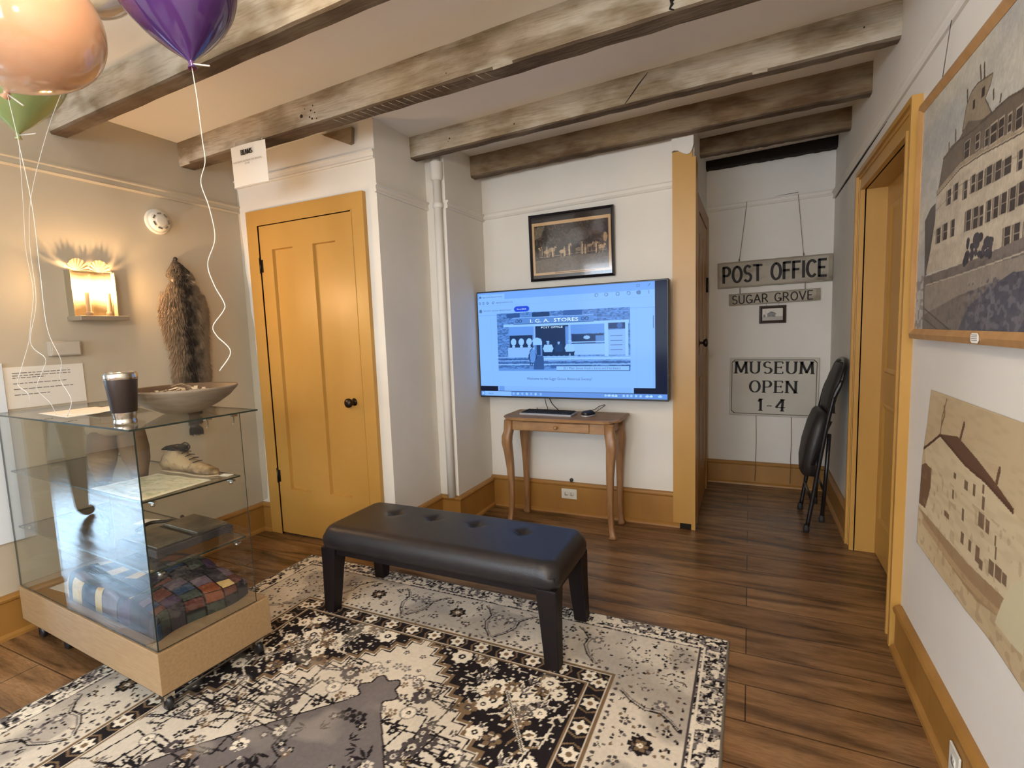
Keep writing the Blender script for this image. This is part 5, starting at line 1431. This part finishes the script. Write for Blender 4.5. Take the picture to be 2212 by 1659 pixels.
tag(furobj('fur', sec[5:], 14000, M_fur, pl, .046, 2), kind='stuff')
tag(furobj('head_fur', sec[1:6], 1300, M_fur, pl, .014, 3), kind='stuff')
tailsec = [(-.69, .012, .018, .03), (-.76, .010, .026, .04), (-.84, .006, .030, .045), (-.93, .0, .030, .045), (-1.0, -.004, .024, .038), (-1.035, -.006, .008, .02)]
bm = B(); loft(bm, [[(max(.004, t * (.5 + .5 * math.sin(a))), cy_ + w * math.cos(a), z) for a in [2 * PI * k / 14 for k in range(14)]] for z, cy_, w, t in tailsec]); tl = finish('tail', bm, M_furt, parent=pl, smooth=True)
for i in range(5):
    z0 = -.74 - i * .062; c = .010 - (-.74 - z0) * .05; s_ = [(z0, c, .026, .042), (z0 - .03, c, .026, .042)]
    tag(furobj('tail_ring', s_, 420, M_furd if i % 2 == 0 else M_furt, tl, .026, 10 + i), kind='stuff')
# mask, nose, ears and pale brow
bm = B(); loft(bm, [[(.040 + dx, -.006 + w * math.cos(a), z + .010 * math.sin(a) * 0) for a in (0, .5, 1, 2, 2.6, PI)] + [(.030 + dx, -.006 + w * .9 * math.cos(a), z) for a in (PI, 2.2, 1, 0)] for z, w, dx in ((-.050, .030, .0), (-.070, .050, .006), (-.085, .046, .006))])
finish('face_mask', bm, M_furd, parent=pl, smooth=True)
bm = B(); lathe(bm, [(0, 0), (.010, .004), (.012, .014), (.006, .022), (0, .024)], .018, -.018, 14, M=Matrix.Translation((0, 0, -.012))); finish('nose', bm, M_furd, parent=pl)
for s in (-1, 1):
    bm = B(); R_ = []
    for k, (dz, w) in enumerate(((0, .018), (.014, .017), (.026, .011), (.033, .003))): R_.append([(.030 + .006 * math.sin(a), s * .046 + .004 + w * math.cos(a), -.108 + dz * .0 - dz * .5 + .0) for a in [2 * PI * j / 10 for j in range(10)]])
    R_ = [[(x + .004 * k, y + s * .006 * k, z - .004 * k) for x, y, z in r] for k, r in enumerate(R_)]
    loft(bm, R_); finish('ear', bm, M_furl if s > 0 else M_fur, parent=pl, smooth=True)
    bm = B(); tube(bm, [(.042, s * .012 - .004, -.082), (.046, s * .030, -.092), (.040, s * .052, -.094)], [.003, .006, .003], 8); finish('pale_brow', bm, M_furl, parent=pl)
    bm = B(); R_ = [[(.008 + .018 * (.5 + .5 * math.sin(a)), s * (w0 + .022 * k_ * math.cos(a)) - .006, z) for a in [2 * PI * j / 10 for j in range(10)]] for z, w0, k_ in ((-.20, .085, .9), (-.28, .112, 1), (-.35, .122, .8), (-.385, .124, .3))]
    loft(bm, R_); lg = finish('foreleg', bm, M_hide, parent=pl, smooth=True)
    tag(furobj('fur', [(-.19, s * .095, .024, .03), (-.28, s * .110, .026, .032), (-.37, s * .118, .018, .026)], 700, M_fur, lg, .028, 30 + s), kind='stuff')

# information sheet and small box on the wall
inf = thing('information_sheet', 'large white information sheet with lines of text on the tan wall', 'notice', (-3.045, 1.250, 1.030))
finish('sheet', boxb(.0, -.150, 0, .004, .155, .190), M_paper, parent=inf)
rnd = random.Random(2)
bm = B()
for i, (z, a, b) in enumerate(((.160, -.12, .10), (.148, -.12, .10), (.138, -.12, .0), (.112, -.12, .08), (.086, -.12, .11), (.060, -.12, .01))):
    y = a
    while y < b:
        w = rnd.uniform(.010, .026); box(bm, .0042, y, z, .0046, min(y + w, b), z + .0035); y += w + .004
bmesh.ops.recalc_face_normals(bm, faces=bm.faces); tag(finish('text_lines', bm, M_inkg, parent=inf), kind='stuff')
bx_ = thing('thermostat', 'small boxy wall thermostat between the sconce and information sheet', 'thermostat', (-3.045, 1.332, 1.262))
finish('housing', boxb(0, -.062, 0, .035, .062, .072), mat('beige_plastic', (.42, .37, .30), .45), parent=bx_, bevel=.004)
finish('cover_rim', boxb(.0345, -.056, .006, .037, .056, .066), mat('beige_plastic_light', (.50, .45, .37), .4), parent=bx_, bevel=.002)
wb = thing('display_board', 'pale display board at the left edge beside the information sheet', 'board', (-3.045, 1.015, .43))
finish('panel', boxb(0, -.08, 0, .012, .082, .81), mat('pale_board', (.72, .78, .84), .5), parent=wb, bevel=.001)

# ------------------------------------------------------------------ glass display case
CA = math.radians(-3.5)
cs = thing('display_case', 'rolling glass display case with a pale wood base', 'display case', (-1.82, .955, 0), (0, 0, CA))
CW, CD = 1.14, .425
bm = B(); box(bm, -CW, 0, .092, 0, CD, .245); bmesh.ops.recalc_face_normals(bm, faces=bm.faces); bs_ = finish('wooden_base', bm, M_maple, parent=cs, bevel=.0015)
bm = B(); box(bm, -CW + .004, .004, .086, -.004, CD - .004, .093); bmesh.ops.recalc_face_normals(bm, faces=bm.faces); finish('bottom_rim', bm, mat('dark_gap', (.03, .02, .012), .8), parent=bs_)
bm = B(); box(bm, -CW + .01, .01, .245, -.01, CD - .01, .250); bmesh.ops.recalc_face_normals(bm, faces=bm.faces); finish('deck', bm, mat('deck_veneer', (.30, .19, .10), .35, col2=(.25, .155, .08), scale=10, stretch=(1, 8, 8)), parent=bs_)
for x, y, z0 in ((-.05, .035, .009), (-.05, .385, .009), (-.86, .05, 0), (-1.08, .04, 0), (-1.08, .385, 0), (-.30, .12, .009)):
    ca = link(bpy.data.objects.new('caster', None)); ca.parent = cs; ca.location = (x, y, z0)
    bm = B(); lathe(bm, [(0, -.011), (.022, -.011), (.028, -.006), (.028, .006), (.022, .011), (0, .011)], n=24, M=Matrix.Translation((.008, 0, .028)) @ Matrix.Rotation(PI / 2, 4, 'X')); finish('wheel', bm, M_black, parent=ca)
    bm = B(); box(bm, -.012, -.018, .045, .022, .018, .086 - z0); box(bm, .0, -.017, .020, .014, -.013, .050); box(bm, .0, .013, .020, .014, .017, .050); bmesh.ops.recalc_face_normals(bm, faces=bm.faces); finish('fork', bm, M_steel, parent=ca)


def pane(name, x0, y0, z0, x1, y1, z1, parent):
    bm = B(); box(bm, x0, y0, z0, x1, y1, z1); bmesh.ops.recalc_face_normals(bm, faces=bm.faces); bm.normal_update()
    d = (x1 - x0, y1 - y0, z1 - z0); k = d.index(min(d))
    for f in bm.faces: f.material_index = 0 if abs(f.normal[k]) > .5 else 1
    return finish(name, bm, [M_glass, M_gedge], parent=parent)


T = .005; ZT = 1.022
pane('glass_panel', -CW + .006, .004, .250, -.006, .004 + T, ZT, cs)
pane('glass_panel', -.006 - T, .004 + T, .250, -.006, CD - .05, ZT, cs)
pane('glass_panel', -CW + .006, .004 + T, .250, -CW + .006 + T, CD - .05, ZT, cs)
pane('glass_top', -CW - .004, -.012, ZT, .004, CD + .02, ZT + .006, cs)
for z in (.517, .767):
    sh_ = pane('glass_shelf', -CW + .03, .018, z, -.030, CD - .055, z + .006, cs)
    for x, y in ((-.040, .05), (-.040, .33), (-CW + .04, .05), (-CW + .04, .33), (-.56, .365)):
        bm = B(); box(bm, x - .008, y - .006, z - .006, x + .030, y + .006, z - .001); lathe(bm, [(0, 0), (.007, 0), (.007, .010), (0, .012)], x + .010, y, 10, M=Matrix.Translation((0, 0, z - .018))); bmesh.ops.recalc_face_normals(bm, faces=bm.faces); finish('shelf_clip', bm, M_steel, parent=sh_)
bm = B()
for x, y in ((-.012, CD - .07), (-.03, CD - .16)): box(bm, x - .010, y - .012, ZT - .010, x + .004, y + .012, ZT - .0005); tube(bm, [(x - .004, y, ZT - .01), (x - .004, y, ZT - .035), (x + .002, y - .01, ZT - .038)], .002, 6)
bmesh.ops.recalc_face_normals(bm, faces=bm.faces); finish('top_bracket', bm, M_steel, parent=cs)
CM = Matrix.Translation((-1.82, .955, 0)) @ Matrix.Rotation(CA, 4, 'Z')
def CP(x, y, z): v = CM @ Vector((x, y, z)); return (v.x, v.y, v.z)

# tumbler
cu = thing('tumbler', 'dark insulated steel tumbler on the front corner of the glass case', 'tumbler', CP(-.150, .050, ZT + .007))
bm = B(); lathe(bm, [(0, 0), (.033, 0), (.034, .004), (.034, .012), (.0325, .016), (.0325, .022), (.034, .026), (.0355, .042)], n=40); finish('steel_base', bm, M_steel, parent=cu)
bm = B(); lathe(bm, [(.0355, .042), (.0378, .044), (.047, .150), (.0475, .156)], n=40); finish('coated_body', bm, mat('brown_powder_coat', (.040, .028, .024), .38, .3), parent=cu)
bm = B(); lathe(bm, [(.0475, .156), (.0485, .158), (.0490, .176), (.0475, .178), (.046, .176)], n=40); finish('steel_rim', bm, M_steel, parent=cu)
bm = B(); lathe(bm, [(.0465, .172), (.0465, .180), (.040, .182), (.034, .178), (0, .178)], n=40); box(bm, -.012, -.03, .178, .012, -.008, .184); finish('lid', bm, mat('clear_lid', (.5, .45, .38), .1, trans=.6), parent=cu)

# wooden bowl with shavings
bo = thing('wooden_bowl', 'broad grey wooden bowl standing on the glass case top', 'bowl', CP(-.245, .300, ZT + .007))
bm = B(); lathe(bm, [(0, 0), (.065, 0), (.075, .004), (.125, .030), (.165, .058), (.192, .088), (.198, .096), (.194, .100), (.188, .097), (.160, .066), (.120, .038), (.06, .016), (0, .014)], n=56)
for f in bm.faces: f.material_index = 1 if (f.normal.z > .1 or f.calc_center_median().z > .05 and math.hypot(*f.calc_center_median()[:2]) < .0) else 0
bm.normal_update()
for f in bm.faces:
    c_ = f.calc_center_median(); f.material_index = 1 if (f.normal.z * 1.0 + 0) * (1 if f.normal.dot(Vector((c_.x, c_.y, 0))) < 0 else 0) > .2 or (abs(c_.z - .015) < .004 and math.hypot(c_.x, c_.y) < .06) else 0
finish('bowl_body', bm, [mat('grey_turned_wood', (.27, .215, .16), .6, col2=(.19, .145, .10), scale=14, stretch=(1, 1, 4), bump=.1), mat('brown_bowl_inside', (.11, .065, .036), .6)], parent=bo)
sh = link(bpy.data.objects.new('x', None)); bpy.data.objects.remove(sh)
rnd = random.Random(6); bm = B()
for k in range(70):
    a = rnd.uniform(0, 2 * PI); r = .13 * math.sqrt(rnd.random()); x, y = r * math.cos(a), r * math.sin(a); z = .055 + .050 * (1 - r / .14) + rnd.uniform(-.008, .008)
    L = rnd.uniform(.02, .05); w = rnd.uniform(.004, .010); b = rnd.uniform(0, PI); dx, dy = math.cos(b) * L, math.sin(b) * L
    P_ = [Vector((x - dx, y - dy, z)), Vector((x, y, z + rnd.uniform(.002, .014))), Vector((x + dx, y + dy, z + rnd.uniform(-.008, .004)))]; sd = Vector((-math.sin(b), math.cos(b), rnd.uniform(-.3, .3))) * w
    q = [bm.verts.new(p - sd) for p in P_] + [bm.verts.new(p + sd) for p in P_]
    bm.faces.new((q[0], q[1], q[4], q[3])); bm.faces.new((q[1], q[2], q[5], q[4]))
o = finish('wood_shavings', bm, mat('pale_shavings', (.62, .52, .38), .7), loc=CP(-.245, .300, ZT + .007)); tag(o, 'pale curled wood shavings heaped inside the wooden bowl', 'shavings', kind='stuff')

# papers on the top
bm = B(); cvp = [(-.90, .02), (-.52, .03), (-.52, .30), (-.90, .31)]
def sheet(name, x0, y0, x1, y1, ang, z, lift, label, m=M_paper, group=None):
    bm = B(); n = 14; g = []
    c, s = math.cos(ang), math.sin(ang); mx_, my_ = (x0 + x1) / 2, (y0 + y1) / 2
    for j in range(n + 1):
        row = []
        for i in range(n + 1):
            u, v = i / n, j / n; x, y = x0 + (x1 - x0) * u - mx_, y0 + (y1 - y0) * v - my_
            zz_ = z + lift * max(0, 2 * u - 1) ** 2 * (.5 + .5 * v)
            row.append(bm.verts.new(CP(mx_ + x * c - y * s, my_ + x * s + y * c, zz_)))
        g.append(row)
    for j in range(n):
        for i in range(n): bm.faces.new((g[j][i], g[j][i + 1], g[j + 1][i + 1], g[j + 1][i]))
    o = finish(name, bm, m, smooth=True); k = o.modifiers.new('t', 'SOLIDIFY'); k.thickness = .0006; k.offset = 1
    return tag(o, label, 'paper', group)
sheet('loose_paper', -.82, .10, -.54, .32, .15, ZT + .0068, .018, 'upper loose white paper with lifted corner on the glass case top')
sheet('loose_paper', -.90, .06, -.60, .26, -.05, ZT + .0062, .0, 'lower flat white paper on the glass case top beside the tumbler')

# upper shelf: shoe, embroidered cloth, leather leggings
S1, S2 = .7735, .5235
cl = Canvas(90, 70, 0, 1, 0, 1, s2l((206, 198, 172)))
cl.mask(cl.noise(.1, .1, 61) > .62, s2l((168, 172, 138)), .5); cl.mask(cl.noise(.04, .05, 62) > .7, s2l((140, 148, 112)), .5); cl.mask((cl.X < .05) | (cl.X > .95) | (cl.Y < .06) | (cl.Y > .94), s2l((216, 208, 186)))
cor = [(-.040, .022), (-.065, .275), (-.385, .245), (-.400, .024)]
def clP(X, Y):
    a = [np.array(CP(x, y, S1)) for x, y in cor]; X = X[..., None]; Y = Y[..., None]
    p = (a[0] * (1 - X) + a[1] * X) * (1 - Y) + (a[3] * (1 - X) + a[2] * X) * Y; p[..., 2] += .0015 + .001 * np.sin(X[..., 0] * 20) * np.sin(Y[..., 0] * 14); return p
o = cl.build('printed_cloth', clP, M_print); k = o.modifiers.new('t', 'SOLIDIFY'); k.thickness = .001; k.offset = 1
tag(o, 'flat pale sheet with faint green printed pattern on the upper glass shelf', 'print')
sho = thing('old_leather_shoe', 'old worn tan leather shoe with a wooden sole on the upper glass shelf', 'shoe', CP(-.275, .315, S1 + .0005), (0, 0, CA + math.radians(4)))
bm = B(); R_ = []
for x, w, z0, z1 in ((-.155, .018, .004, .030), (-.145, .034, .002, .070), (-.11, .040, .002, .098), (-.07, .040, .002, .108), (-.045, .038, .002, .100), (-.01, .036, .002, .070), (.04, .037, .002, .050), (.09, .038, .002, .040), (.13, .032, .002, .032), (.155, .018, .003, .024), (.165, .005, .006, .014)):
    R_.append([(x, w * math.cos(a) * (1 if math.sin(a) < .3 else .82), z0 + (z1 - z0) * (.5 + .5 * math.sin(a))) for a in [2 * PI * k / 16 for k in range(16)]])
loft(bm, R_); finish('upper', bm, mat('worn_tan_leather', (.34, .23, .12), .6, col2=(.12, .07, .035), scale=22, contrast=(.5, .68), bump=.2), parent=sho, smooth=True)
bm = B(); tube(bm, catmull([(-.115, -.034, .096), (-.07, -.036, .112), (-.030, -.026, .098), (-.018, 0, .088), (-.030, .026, .098), (-.07, .036, .112), (-.115, .034, .096), (-.135, 0, .088), (-.115, -.034, .096)], 5), .0035, 6); finish('collar', bm, M_bronze, parent=sho)
bm = B(); prism(bm, [(-.118, 0), (-.105, -.027), (-.06, -.030), (-.030, -.02), (-.024, 0), (-.030, .02), (-.06, .030), (-.105, .027)], .092, .1065, 'z'); finish('opening', bm, M_dark, parent=sho)
bm = B()
for i in range(4): tube(bm, [(-.015 + i * .022, -.020, .082 - i * .011), (-.012 + i * .022, 0, .088 - i * .012), (-.015 + i * .022, .020, .082 - i * .011)], .0022, 5)
finish('laces', bm, M_bronze, parent=sho)
bm = B(); prism(bm, [(x, y) for x, y in ((-.16, 0), (-.15, -.028), (-.08, -.032), (0, -.028), (.08, -.036), (.14, -.030), (.172, 0), (.14, .030), (.08, .036), (0, .028), (-.08, .032), (-.15, .028))], 0, .006, 'z'); finish('sole', bm, mat('pale_sole_wood', (.36, .26, .16), .6), parent=sho)
def card(nm, u, v, w, h, ang, z, label):
    bm = B(); c, s = math.cos(ang), math.sin(ang)
    prism(bm, [CP(-u + a * c - b * s, v + a * s + b * c, 0)[:2] for a, b in ((-w / 2, -h / 2), (w / 2, -h / 2), (w / 2, h / 2), (-w / 2, h / 2))], z, z + .0008, 'z')
    return tag(finish(nm, bm, M_paper), label, 'card')
card('description_card', .085, .345, .05, .03, .2, S1 + .0005, 'tiny white description card at the toe of the old shoe')
le = thing('leather_leggings', 'pair of small brown leather leggings standing on the upper glass shelf', 'leggings', CP(-.455, .150, S1 + .0005), (0, 0, math.radians(50)))
M_leg = mat('brown_suede', (.17, .095, .045), .85, col2=(.10, .055, .028), scale=9, bump=.15)
for s in (-1, 1):
    bm = B(); R_ = []
    for z, w, d, o_ in ((0, .028, .024, .060), (.03, .034, .028, .058), (.07, .046, .036, .055), (.12, .052, .042, .050), (.165, .050, .044, .046), (.20, .046, .044, .044)):
        R_.append([(s * o_ + w * math.cos(a), d * math.sin(a), z) for a in [2 * PI * k / 18 for k in range(18)]])
    loft(bm, R_); finish('leg_tube', bm, M_leg, parent=le, smooth=True)
bm = B(); loft(bm, [[(w * math.cos(a), d * math.sin(a), z) for a in [2 * PI * k / 24 for k in range(24)]] for z, w, d in ((.180, .085, .042), (.195, .098, .050), (.212, .100, .052), (.222, .097, .050))]); finish('waistband', bm, mat('light_suede', (.24, .155, .08), .7), parent=le, smooth=True)

# lower shelf: case of stereo plates, tags, tool
ty = thing('plate_box', 'shallow open black box holding two old photographic plates on the lower shelf', 'box', CP(-.262, .235, S2), (0, 0, CA + math.radians(0)))
bm = B(); box(bm, -.135, -.145, 0, .135, .145, .030); bmesh.ops.recalc_face_normals(bm, faces=bm.faces); finish('box_body', bm, mat('black_book_cloth', (.028, .022, .024), .6), parent=ty, bevel=.003)
M_pl = mat('tarnished_plate', (.20, .165, .115), .35, .35, col2=(.09, .07, .05), scale=16)
for y, q in ((-.072, .0), (.072, .006)):
    bm = B(); box(bm, -.118, y - .062, .030, .118, y + .062, .036 + q); bmesh.ops.recalc_face_normals(bm, faces=bm.faces); finish('photographic_plate', bm, M_pl, parent=ty, bevel=.002)
card('description_card', .38, .225, .05, .04, .5, S2 + .0005, 'small white card left of the black plate box')
card('description_card', .60, .285, .08, .06, .4, S2 + .0005, 'larger white card farther behind the black plate box')
bm = B(); tube(bm, [CP(-.56, .12, S2 + .012), CP(-.75, .20, S2 + .010), CP(-.90, .24, S2 + .009)], [.011, .008, .004], 10); tag(finish('iron_tool', bm, mat('rusted_iron', (.035, .026, .022), .7, .4)), 'long dark iron tool lying on the lower glass shelf', 'tool')
bm = B(); tube(bm, catmull([CP(-.50, .20, S2 + .008), CP(-.54, .27, S2 + .010), CP(-.48, .32, S2 + .010), CP(-.42, .345, S2 + .014), CP(-.46, .36, S2 + .02)], 5), .008, 8); tag(finish('iron_hook', bm, mat('rusted_iron', (.035, .026, .022), .7, .4)), 'curved dark iron hook behind the cards on the lower shelf', 'hook')

# quilt folded on the deck
QX0, QX1, QY0, QY1 = -.775, -.085, .040, .400
qc = Canvas(260, 170, 0, 1, 0, 1, s2l((52, 48, 54)))
rnd = random.Random(14)
pal = [(52, 48, 56), (58, 54, 60), (48, 46, 54), (86, 44, 38), (214, 180, 120), (92, 80, 88), (44, 60, 84), (60, 66, 60), (96, 58, 50), (128, 70, 44), (100, 84, 96), (44, 44, 50), (70, 52, 74), (46, 44, 50)]
nx, ny = 12, 8
for j in range(ny):
    x = 0; k = 0; sh_ = rnd.uniform(0, .06)
    while x < 1.05:
        w = rnd.choice((.055, .08, .10, .12)); c = s2l(rnd.choice(pal)) * rnd.uniform(.8, 1.1)
        y0 = j / ny; qc.rect(x - sh_, y0, x + w - sh_, y0 + 1 / ny, c); qc.line([(x - sh_, y0), (x - sh_, y0 + 1 / ny)], .006, s2l((26, 22, 24))); x += w
    qc.line([(0, j / ny), (1, j / ny)], .008, s2l((26, 22, 24)))
qc.c *= (.85 + .3 * qc.noise(.01, .01, 71))[..., None]
def quP(X, Y):
    u = X * 2 - 1; v = Y * 2 - 1
    su = np.sign(u) * (1 - (1 - np.abs(u)) ** 1.7); sv = np.sign(v) * (1 - (1 - np.abs(v)) ** 1.7)
    x = (QX0 + QX1) / 2 + su * (QX1 - QX0) / 2; y = (QY0 + QY1) / 2 + sv * (QY1 - QY0) / 2
    e = np.minimum(1, np.minimum((1 - np.abs(u)) / .26, (1 - np.abs(v)) / .36)); h = np.sqrt(np.clip(1 - (1 - e) ** 2, 0, 1))
    H = .105 + .018 * np.sin(u * 5 + .6) + .010 * np.sin(v * 4 + u * 3) - .028 * np.exp(-((u - .25 - v * .1) / .07) ** 2)
    x = x + .012 * np.sin(v * 5) * (np.abs(u) > .8); z = .2505 + h * H
    c, s = math.cos(CA), math.sin(CA)
    return np.stack([-1.82 + x * c - y * s, .955 + x * s + y * c, z], -1)
qu = qc.build('folded_quilt', quP, vcol_mat('quilt_cloth', .9, bump=.3, spec=.15)); tag(qu, 'folded dark patchwork quilt lying in the bottom of the glass case', 'quilt')
card('description_card', .90, .10, .14, .09, .1, .2505, 'white card lying on the case floor left of the quilt')
card('description_card', .83, .20, .05, .12, .7, .2505, 'narrow white card against the left side of the quilt')

# ------------------------------------------------------------------ balloons
def balloon(label, col, knot, top, R, ribbon, tail, rough=.08, col2=None, alpha=1.0):
    k = Vector(knot); d = Vector(top) - k; L = d.length; q = Vector((0, 0, 1)).rotation_difference(d.normalized())
    b = thing('balloon', label, 'balloon', knot, (0, 0, 0), 'helium balloons with curling ribbons')
    bm = B(); prof = [(.004, 0)]; zm = L * .58; n = 30
    for i in range(1, n + 1):
        z = L * i / n
        r = R * math.sin(PI / 2 * min(z / zm, 1)) ** .92 if z < zm else R * math.sqrt(max(1 - ((z - zm) / (L - zm)) ** 2, 0))
        prof.append((r, z))
    lathe(bm, prof, n=48, M=q.to_matrix().to_4x4()); bo_ = finish('envelope', bm, mat('latex_' + '_'.join('%d' % (c * 99) for c in col), col, rough, coat=.5, sss=.25, spec=.5), parent=b, smooth=True)
    bm = B(); lathe(bm, [(.004, .004), (.008, 0), (.006, -.006), (.011, -.016), (.010, -.017), (0, -.010)], n=14, M=q.to_matrix().to_4x4()); finish('knot', bm, bo_.data.materials[0], parent=b)
    bm = B(); tube(bm, [Vector(p) - k for p in catmull(ribbon, 8)], .0018, 6, flat=.35)
    tube(bm, [Vector((0, 0, -.004)), Vector(tail) * .5 + Vector((0, 0, -.002)), Vector(tail)], .0022, 5)
    finish('ribbon', bm, M_string, parent=b)
    return b


balloon('glossy purple balloon floating near the ceiling above the glass case', (.055, .018, .11), (-1.312, .92, 2.020), (-1.385, .92, 2.405), .150,
        [(-1.312, .92, 2.015), (-1.303, .92, 1.933), (-1.297, .92, 1.828), (-1.294, .92, 1.77), (-1.318, .92, 1.721), (-1.294, .92, 1.653), (-1.283, .92, 1.574), (-1.321, .92, 1.511), (-1.304, .92, 1.455), (-1.270, .92, 1.404), (-1.276, .92, 1.383), (-1.323, .92, 1.345), (-1.312, .92, 1.318), (-1.262, .92, 1.274), (-1.314, .92, 1.222)], (.055, .01, -.018), rough=.04)
balloon('large peach balloon in the upper left corner of the room', (.60, .33, .19), (-1.834, .75, 1.995), (-1.53, .75, 2.20), .146,
        [(-1.834, .75, 1.99), (-1.83, .76, 1.86), (-1.85, .78, 1.70), (-1.90, .80, 1.53), (-1.97, .83, 1.36), (-1.96, .85, 1.26), (-2.05, .88, 1.20), (-2.02, .89, 1.13), (-2.08, .9, 1.07)], (.075, .0, -.05), rough=.1)
balloon('pale green balloon half hidden behind the peach balloon', (.27, .33, .13), (-2.284, .95, 2.035), (-2.235, .95, 2.40), .140,
        [(-2.284, .95, 2.03), (-2.311, .95, 1.807), (-2.333, .95, 1.651), (-2.319, .95, 1.504), (-2.367, .95, 1.391), (-2.398, .95, 1.324), (-2.483, .95, 1.222), (-2.522, .95, 1.169), (-2.454, .95, 1.135), (-2.447, .95, 1.109)], (.09, .01, -.012), rough=.12)
balloon('cream balloon at the top edge between the peach and purple balloons', (.62, .54, .42), (-1.655, .86, 2.205), (-1.74, .95, 2.485), .125,
        [(-1.655, .86, 2.20), (-1.78, .88, 2.10), (-1.98, .9, 1.98), (-2.13, .9, 1.80), (-2.18, .9, 1.65), (-2.186, .9, 1.461), (-2.259, .9, 1.323), (-2.174, .9, 1.266), (-2.21, .9, 1.218), (-2.256, .9, 1.161), (-2.181, .9, 1.114), (-2.15, .9, 1.075)], (-.04, 0, -.03), rough=.1)

# ------------------------------------------------------------------ visitor standing in the side recess (seen mirrored in the case glass)
vis = thing('person', 'person in grey trousers and dark top standing beyond the display case', 'person', (-4.75, .36, 0), (0, 0, math.radians(-60)))
me = bpy.data.meshes.new('body'); V_, E_, R_ = [], [], []
def jt(co, r, par=None):
    V_.append(co); R_.append(r)
    if par is not None: E_.append((par, len(V_) - 1))
    return len(V_) - 1
pv = jt((0, 0, .96), (.145, .10)); sp1 = jt((0, 0, 1.14), (.135, .095), pv); sp2 = jt((0, -.01, 1.34), (.165, .105), sp1); nk = jt((0, 0, 1.48), (.06, .06), sp2)
hd0 = jt((0, -.01, 1.56), (.062, .07), nk); hd1 = jt((0, -.012, 1.65), (.080, .098), hd0); jt((0, -.005, 1.735), (.055, .065), hd1)
for s in (-1, 1):
    hp_ = jt((s * .095, 0, .88), (.092, .095), pv); kn = jt((s * .11, -.01, .50), (.062, .064), hp_); cf = jt((s * .115, .01, .34), (.060, .062), kn); an = jt((s * .12, .02, .09), (.040, .045), cf); ft = jt((s * .13, -.05, .045), (.042, .036), an); jt((s * .14, -.15, .035), (.036, .026), ft)
    sh_ = jt((s * .175, 0, 1.40), (.062, .060), sp2); el = jt((s * .225, .02, 1.13), (.045, .045), sh_); wr_ = jt((s * .215, -.05, .90), (.028, .026), el); jt((s * .21, -.07, .83), (.038, .018), wr_)
me.from_pydata(V_, E_, []); body_ = link(bpy.data.objects.new('body', me)); body_.parent = vis
sk = body_.modifiers.new('skin', 'SKIN'); 
for i, r in enumerate(R_): me.skin_vertices[0].data[i].radius = r
me.skin_vertices[0].data[0].use_root = True
body_.modifiers.new('smooth', 'SUBSURF').levels = 2; body_.modifiers['smooth'].render_levels = 2; sk.use_smooth_shade = True
def zonemat():
    m = bpy.data.materials.new('clothed_skin'); m.use_nodes = True; nt = m.node_tree; b = nt.nodes['Principled BSDF']; b.inputs['Roughness'].default_value = .8
    tc = nd(nt, 'ShaderNodeTexCoord'); sp_ = nd(nt, 'ShaderNodeSeparateXYZ'); nt.links.new(tc.outputs['Object'], sp_.inputs[0])
    r = nd(nt, 'ShaderNodeValToRGB'); r.color_ramp.interpolation = 'CONSTANT'; mul = nd(nt, 'ShaderNodeMath', operation='MULTIPLY'); mul.inputs[1].default_value = .5
    nt.links.new(sp_.outputs['Z'], mul.inputs[0]); nt.links.new(mul.outputs[0], r.inputs[0]); e = r.color_ramp.elements
    e[0].position = 0; e[0].color = (.03, .02, .015, 1); e[1].position = .045; e[1].color = (.30, .27, .23, 1)
    for p, c in ((.485, (.04, .045, .07, 1)), (.735, (.50, .30, .20, 1))): q = e.new(p); q.color = c
    nt.links.new(r.outputs[0], b.inputs['Base Color']); return m
me.materials.append(zonemat())
bm = B(); lathe(bm, [(0, .095), (.05, .090), (.082, .06), (.090, .02), (.088, -.03)], n=24, M=Matrix.Translation((0, .012, 1.67)) @ Matrix.Diagonal((1, 1.15, 1, 1))); finish('hair', bm, mat('brown_hair', (.05, .03, .02), .7), parent=vis, smooth=True)
bm = B(); bmesh.ops.create_icosphere(bm, subdivisions=2, radius=.014, matrix=Matrix.Translation((0, -.115, 1.635)) @ Matrix.Diagonal((1, 1.2, 1.5, 1))); finish('nose', bm, mat('skin_tone', (.50, .30, .20), .6), parent=vis, smooth=True)
for s in (-1, 1):
    bm = B(); bmesh.ops.create_icosphere(bm, subdivisions=2, radius=.010, matrix=Matrix.Translation((s * .032, -.098, 1.660))); finish('eye', bm, mat('dark_eye', (.04, .03, .03), .2), parent=vis, smooth=True)
    for f_ in range(5):
        bm = B(); x = s * .21 + (f_ - 2) * .012 * (1 if f_ < 4 else 1.6); L = (.055, .075, .080, .072, .05)[f_]
        tube(bm, [(x, -.075, .815), (x, -.085, .815 - L * .55), (x, -.080, .815 - L)], [.009, .008, .006], 8); finish('finger', bm, mat('skin_tone', (.50, .30, .20), .6), parent=vis)
bm = B(); tube(bm, [(-.022, -.106, 1.598), (0, -.112, 1.595), (.022, -.106, 1.598)], .004, 6); finish('mouth', bm, mat('lip_tone', (.35, .14, .11), .6), parent=vis)
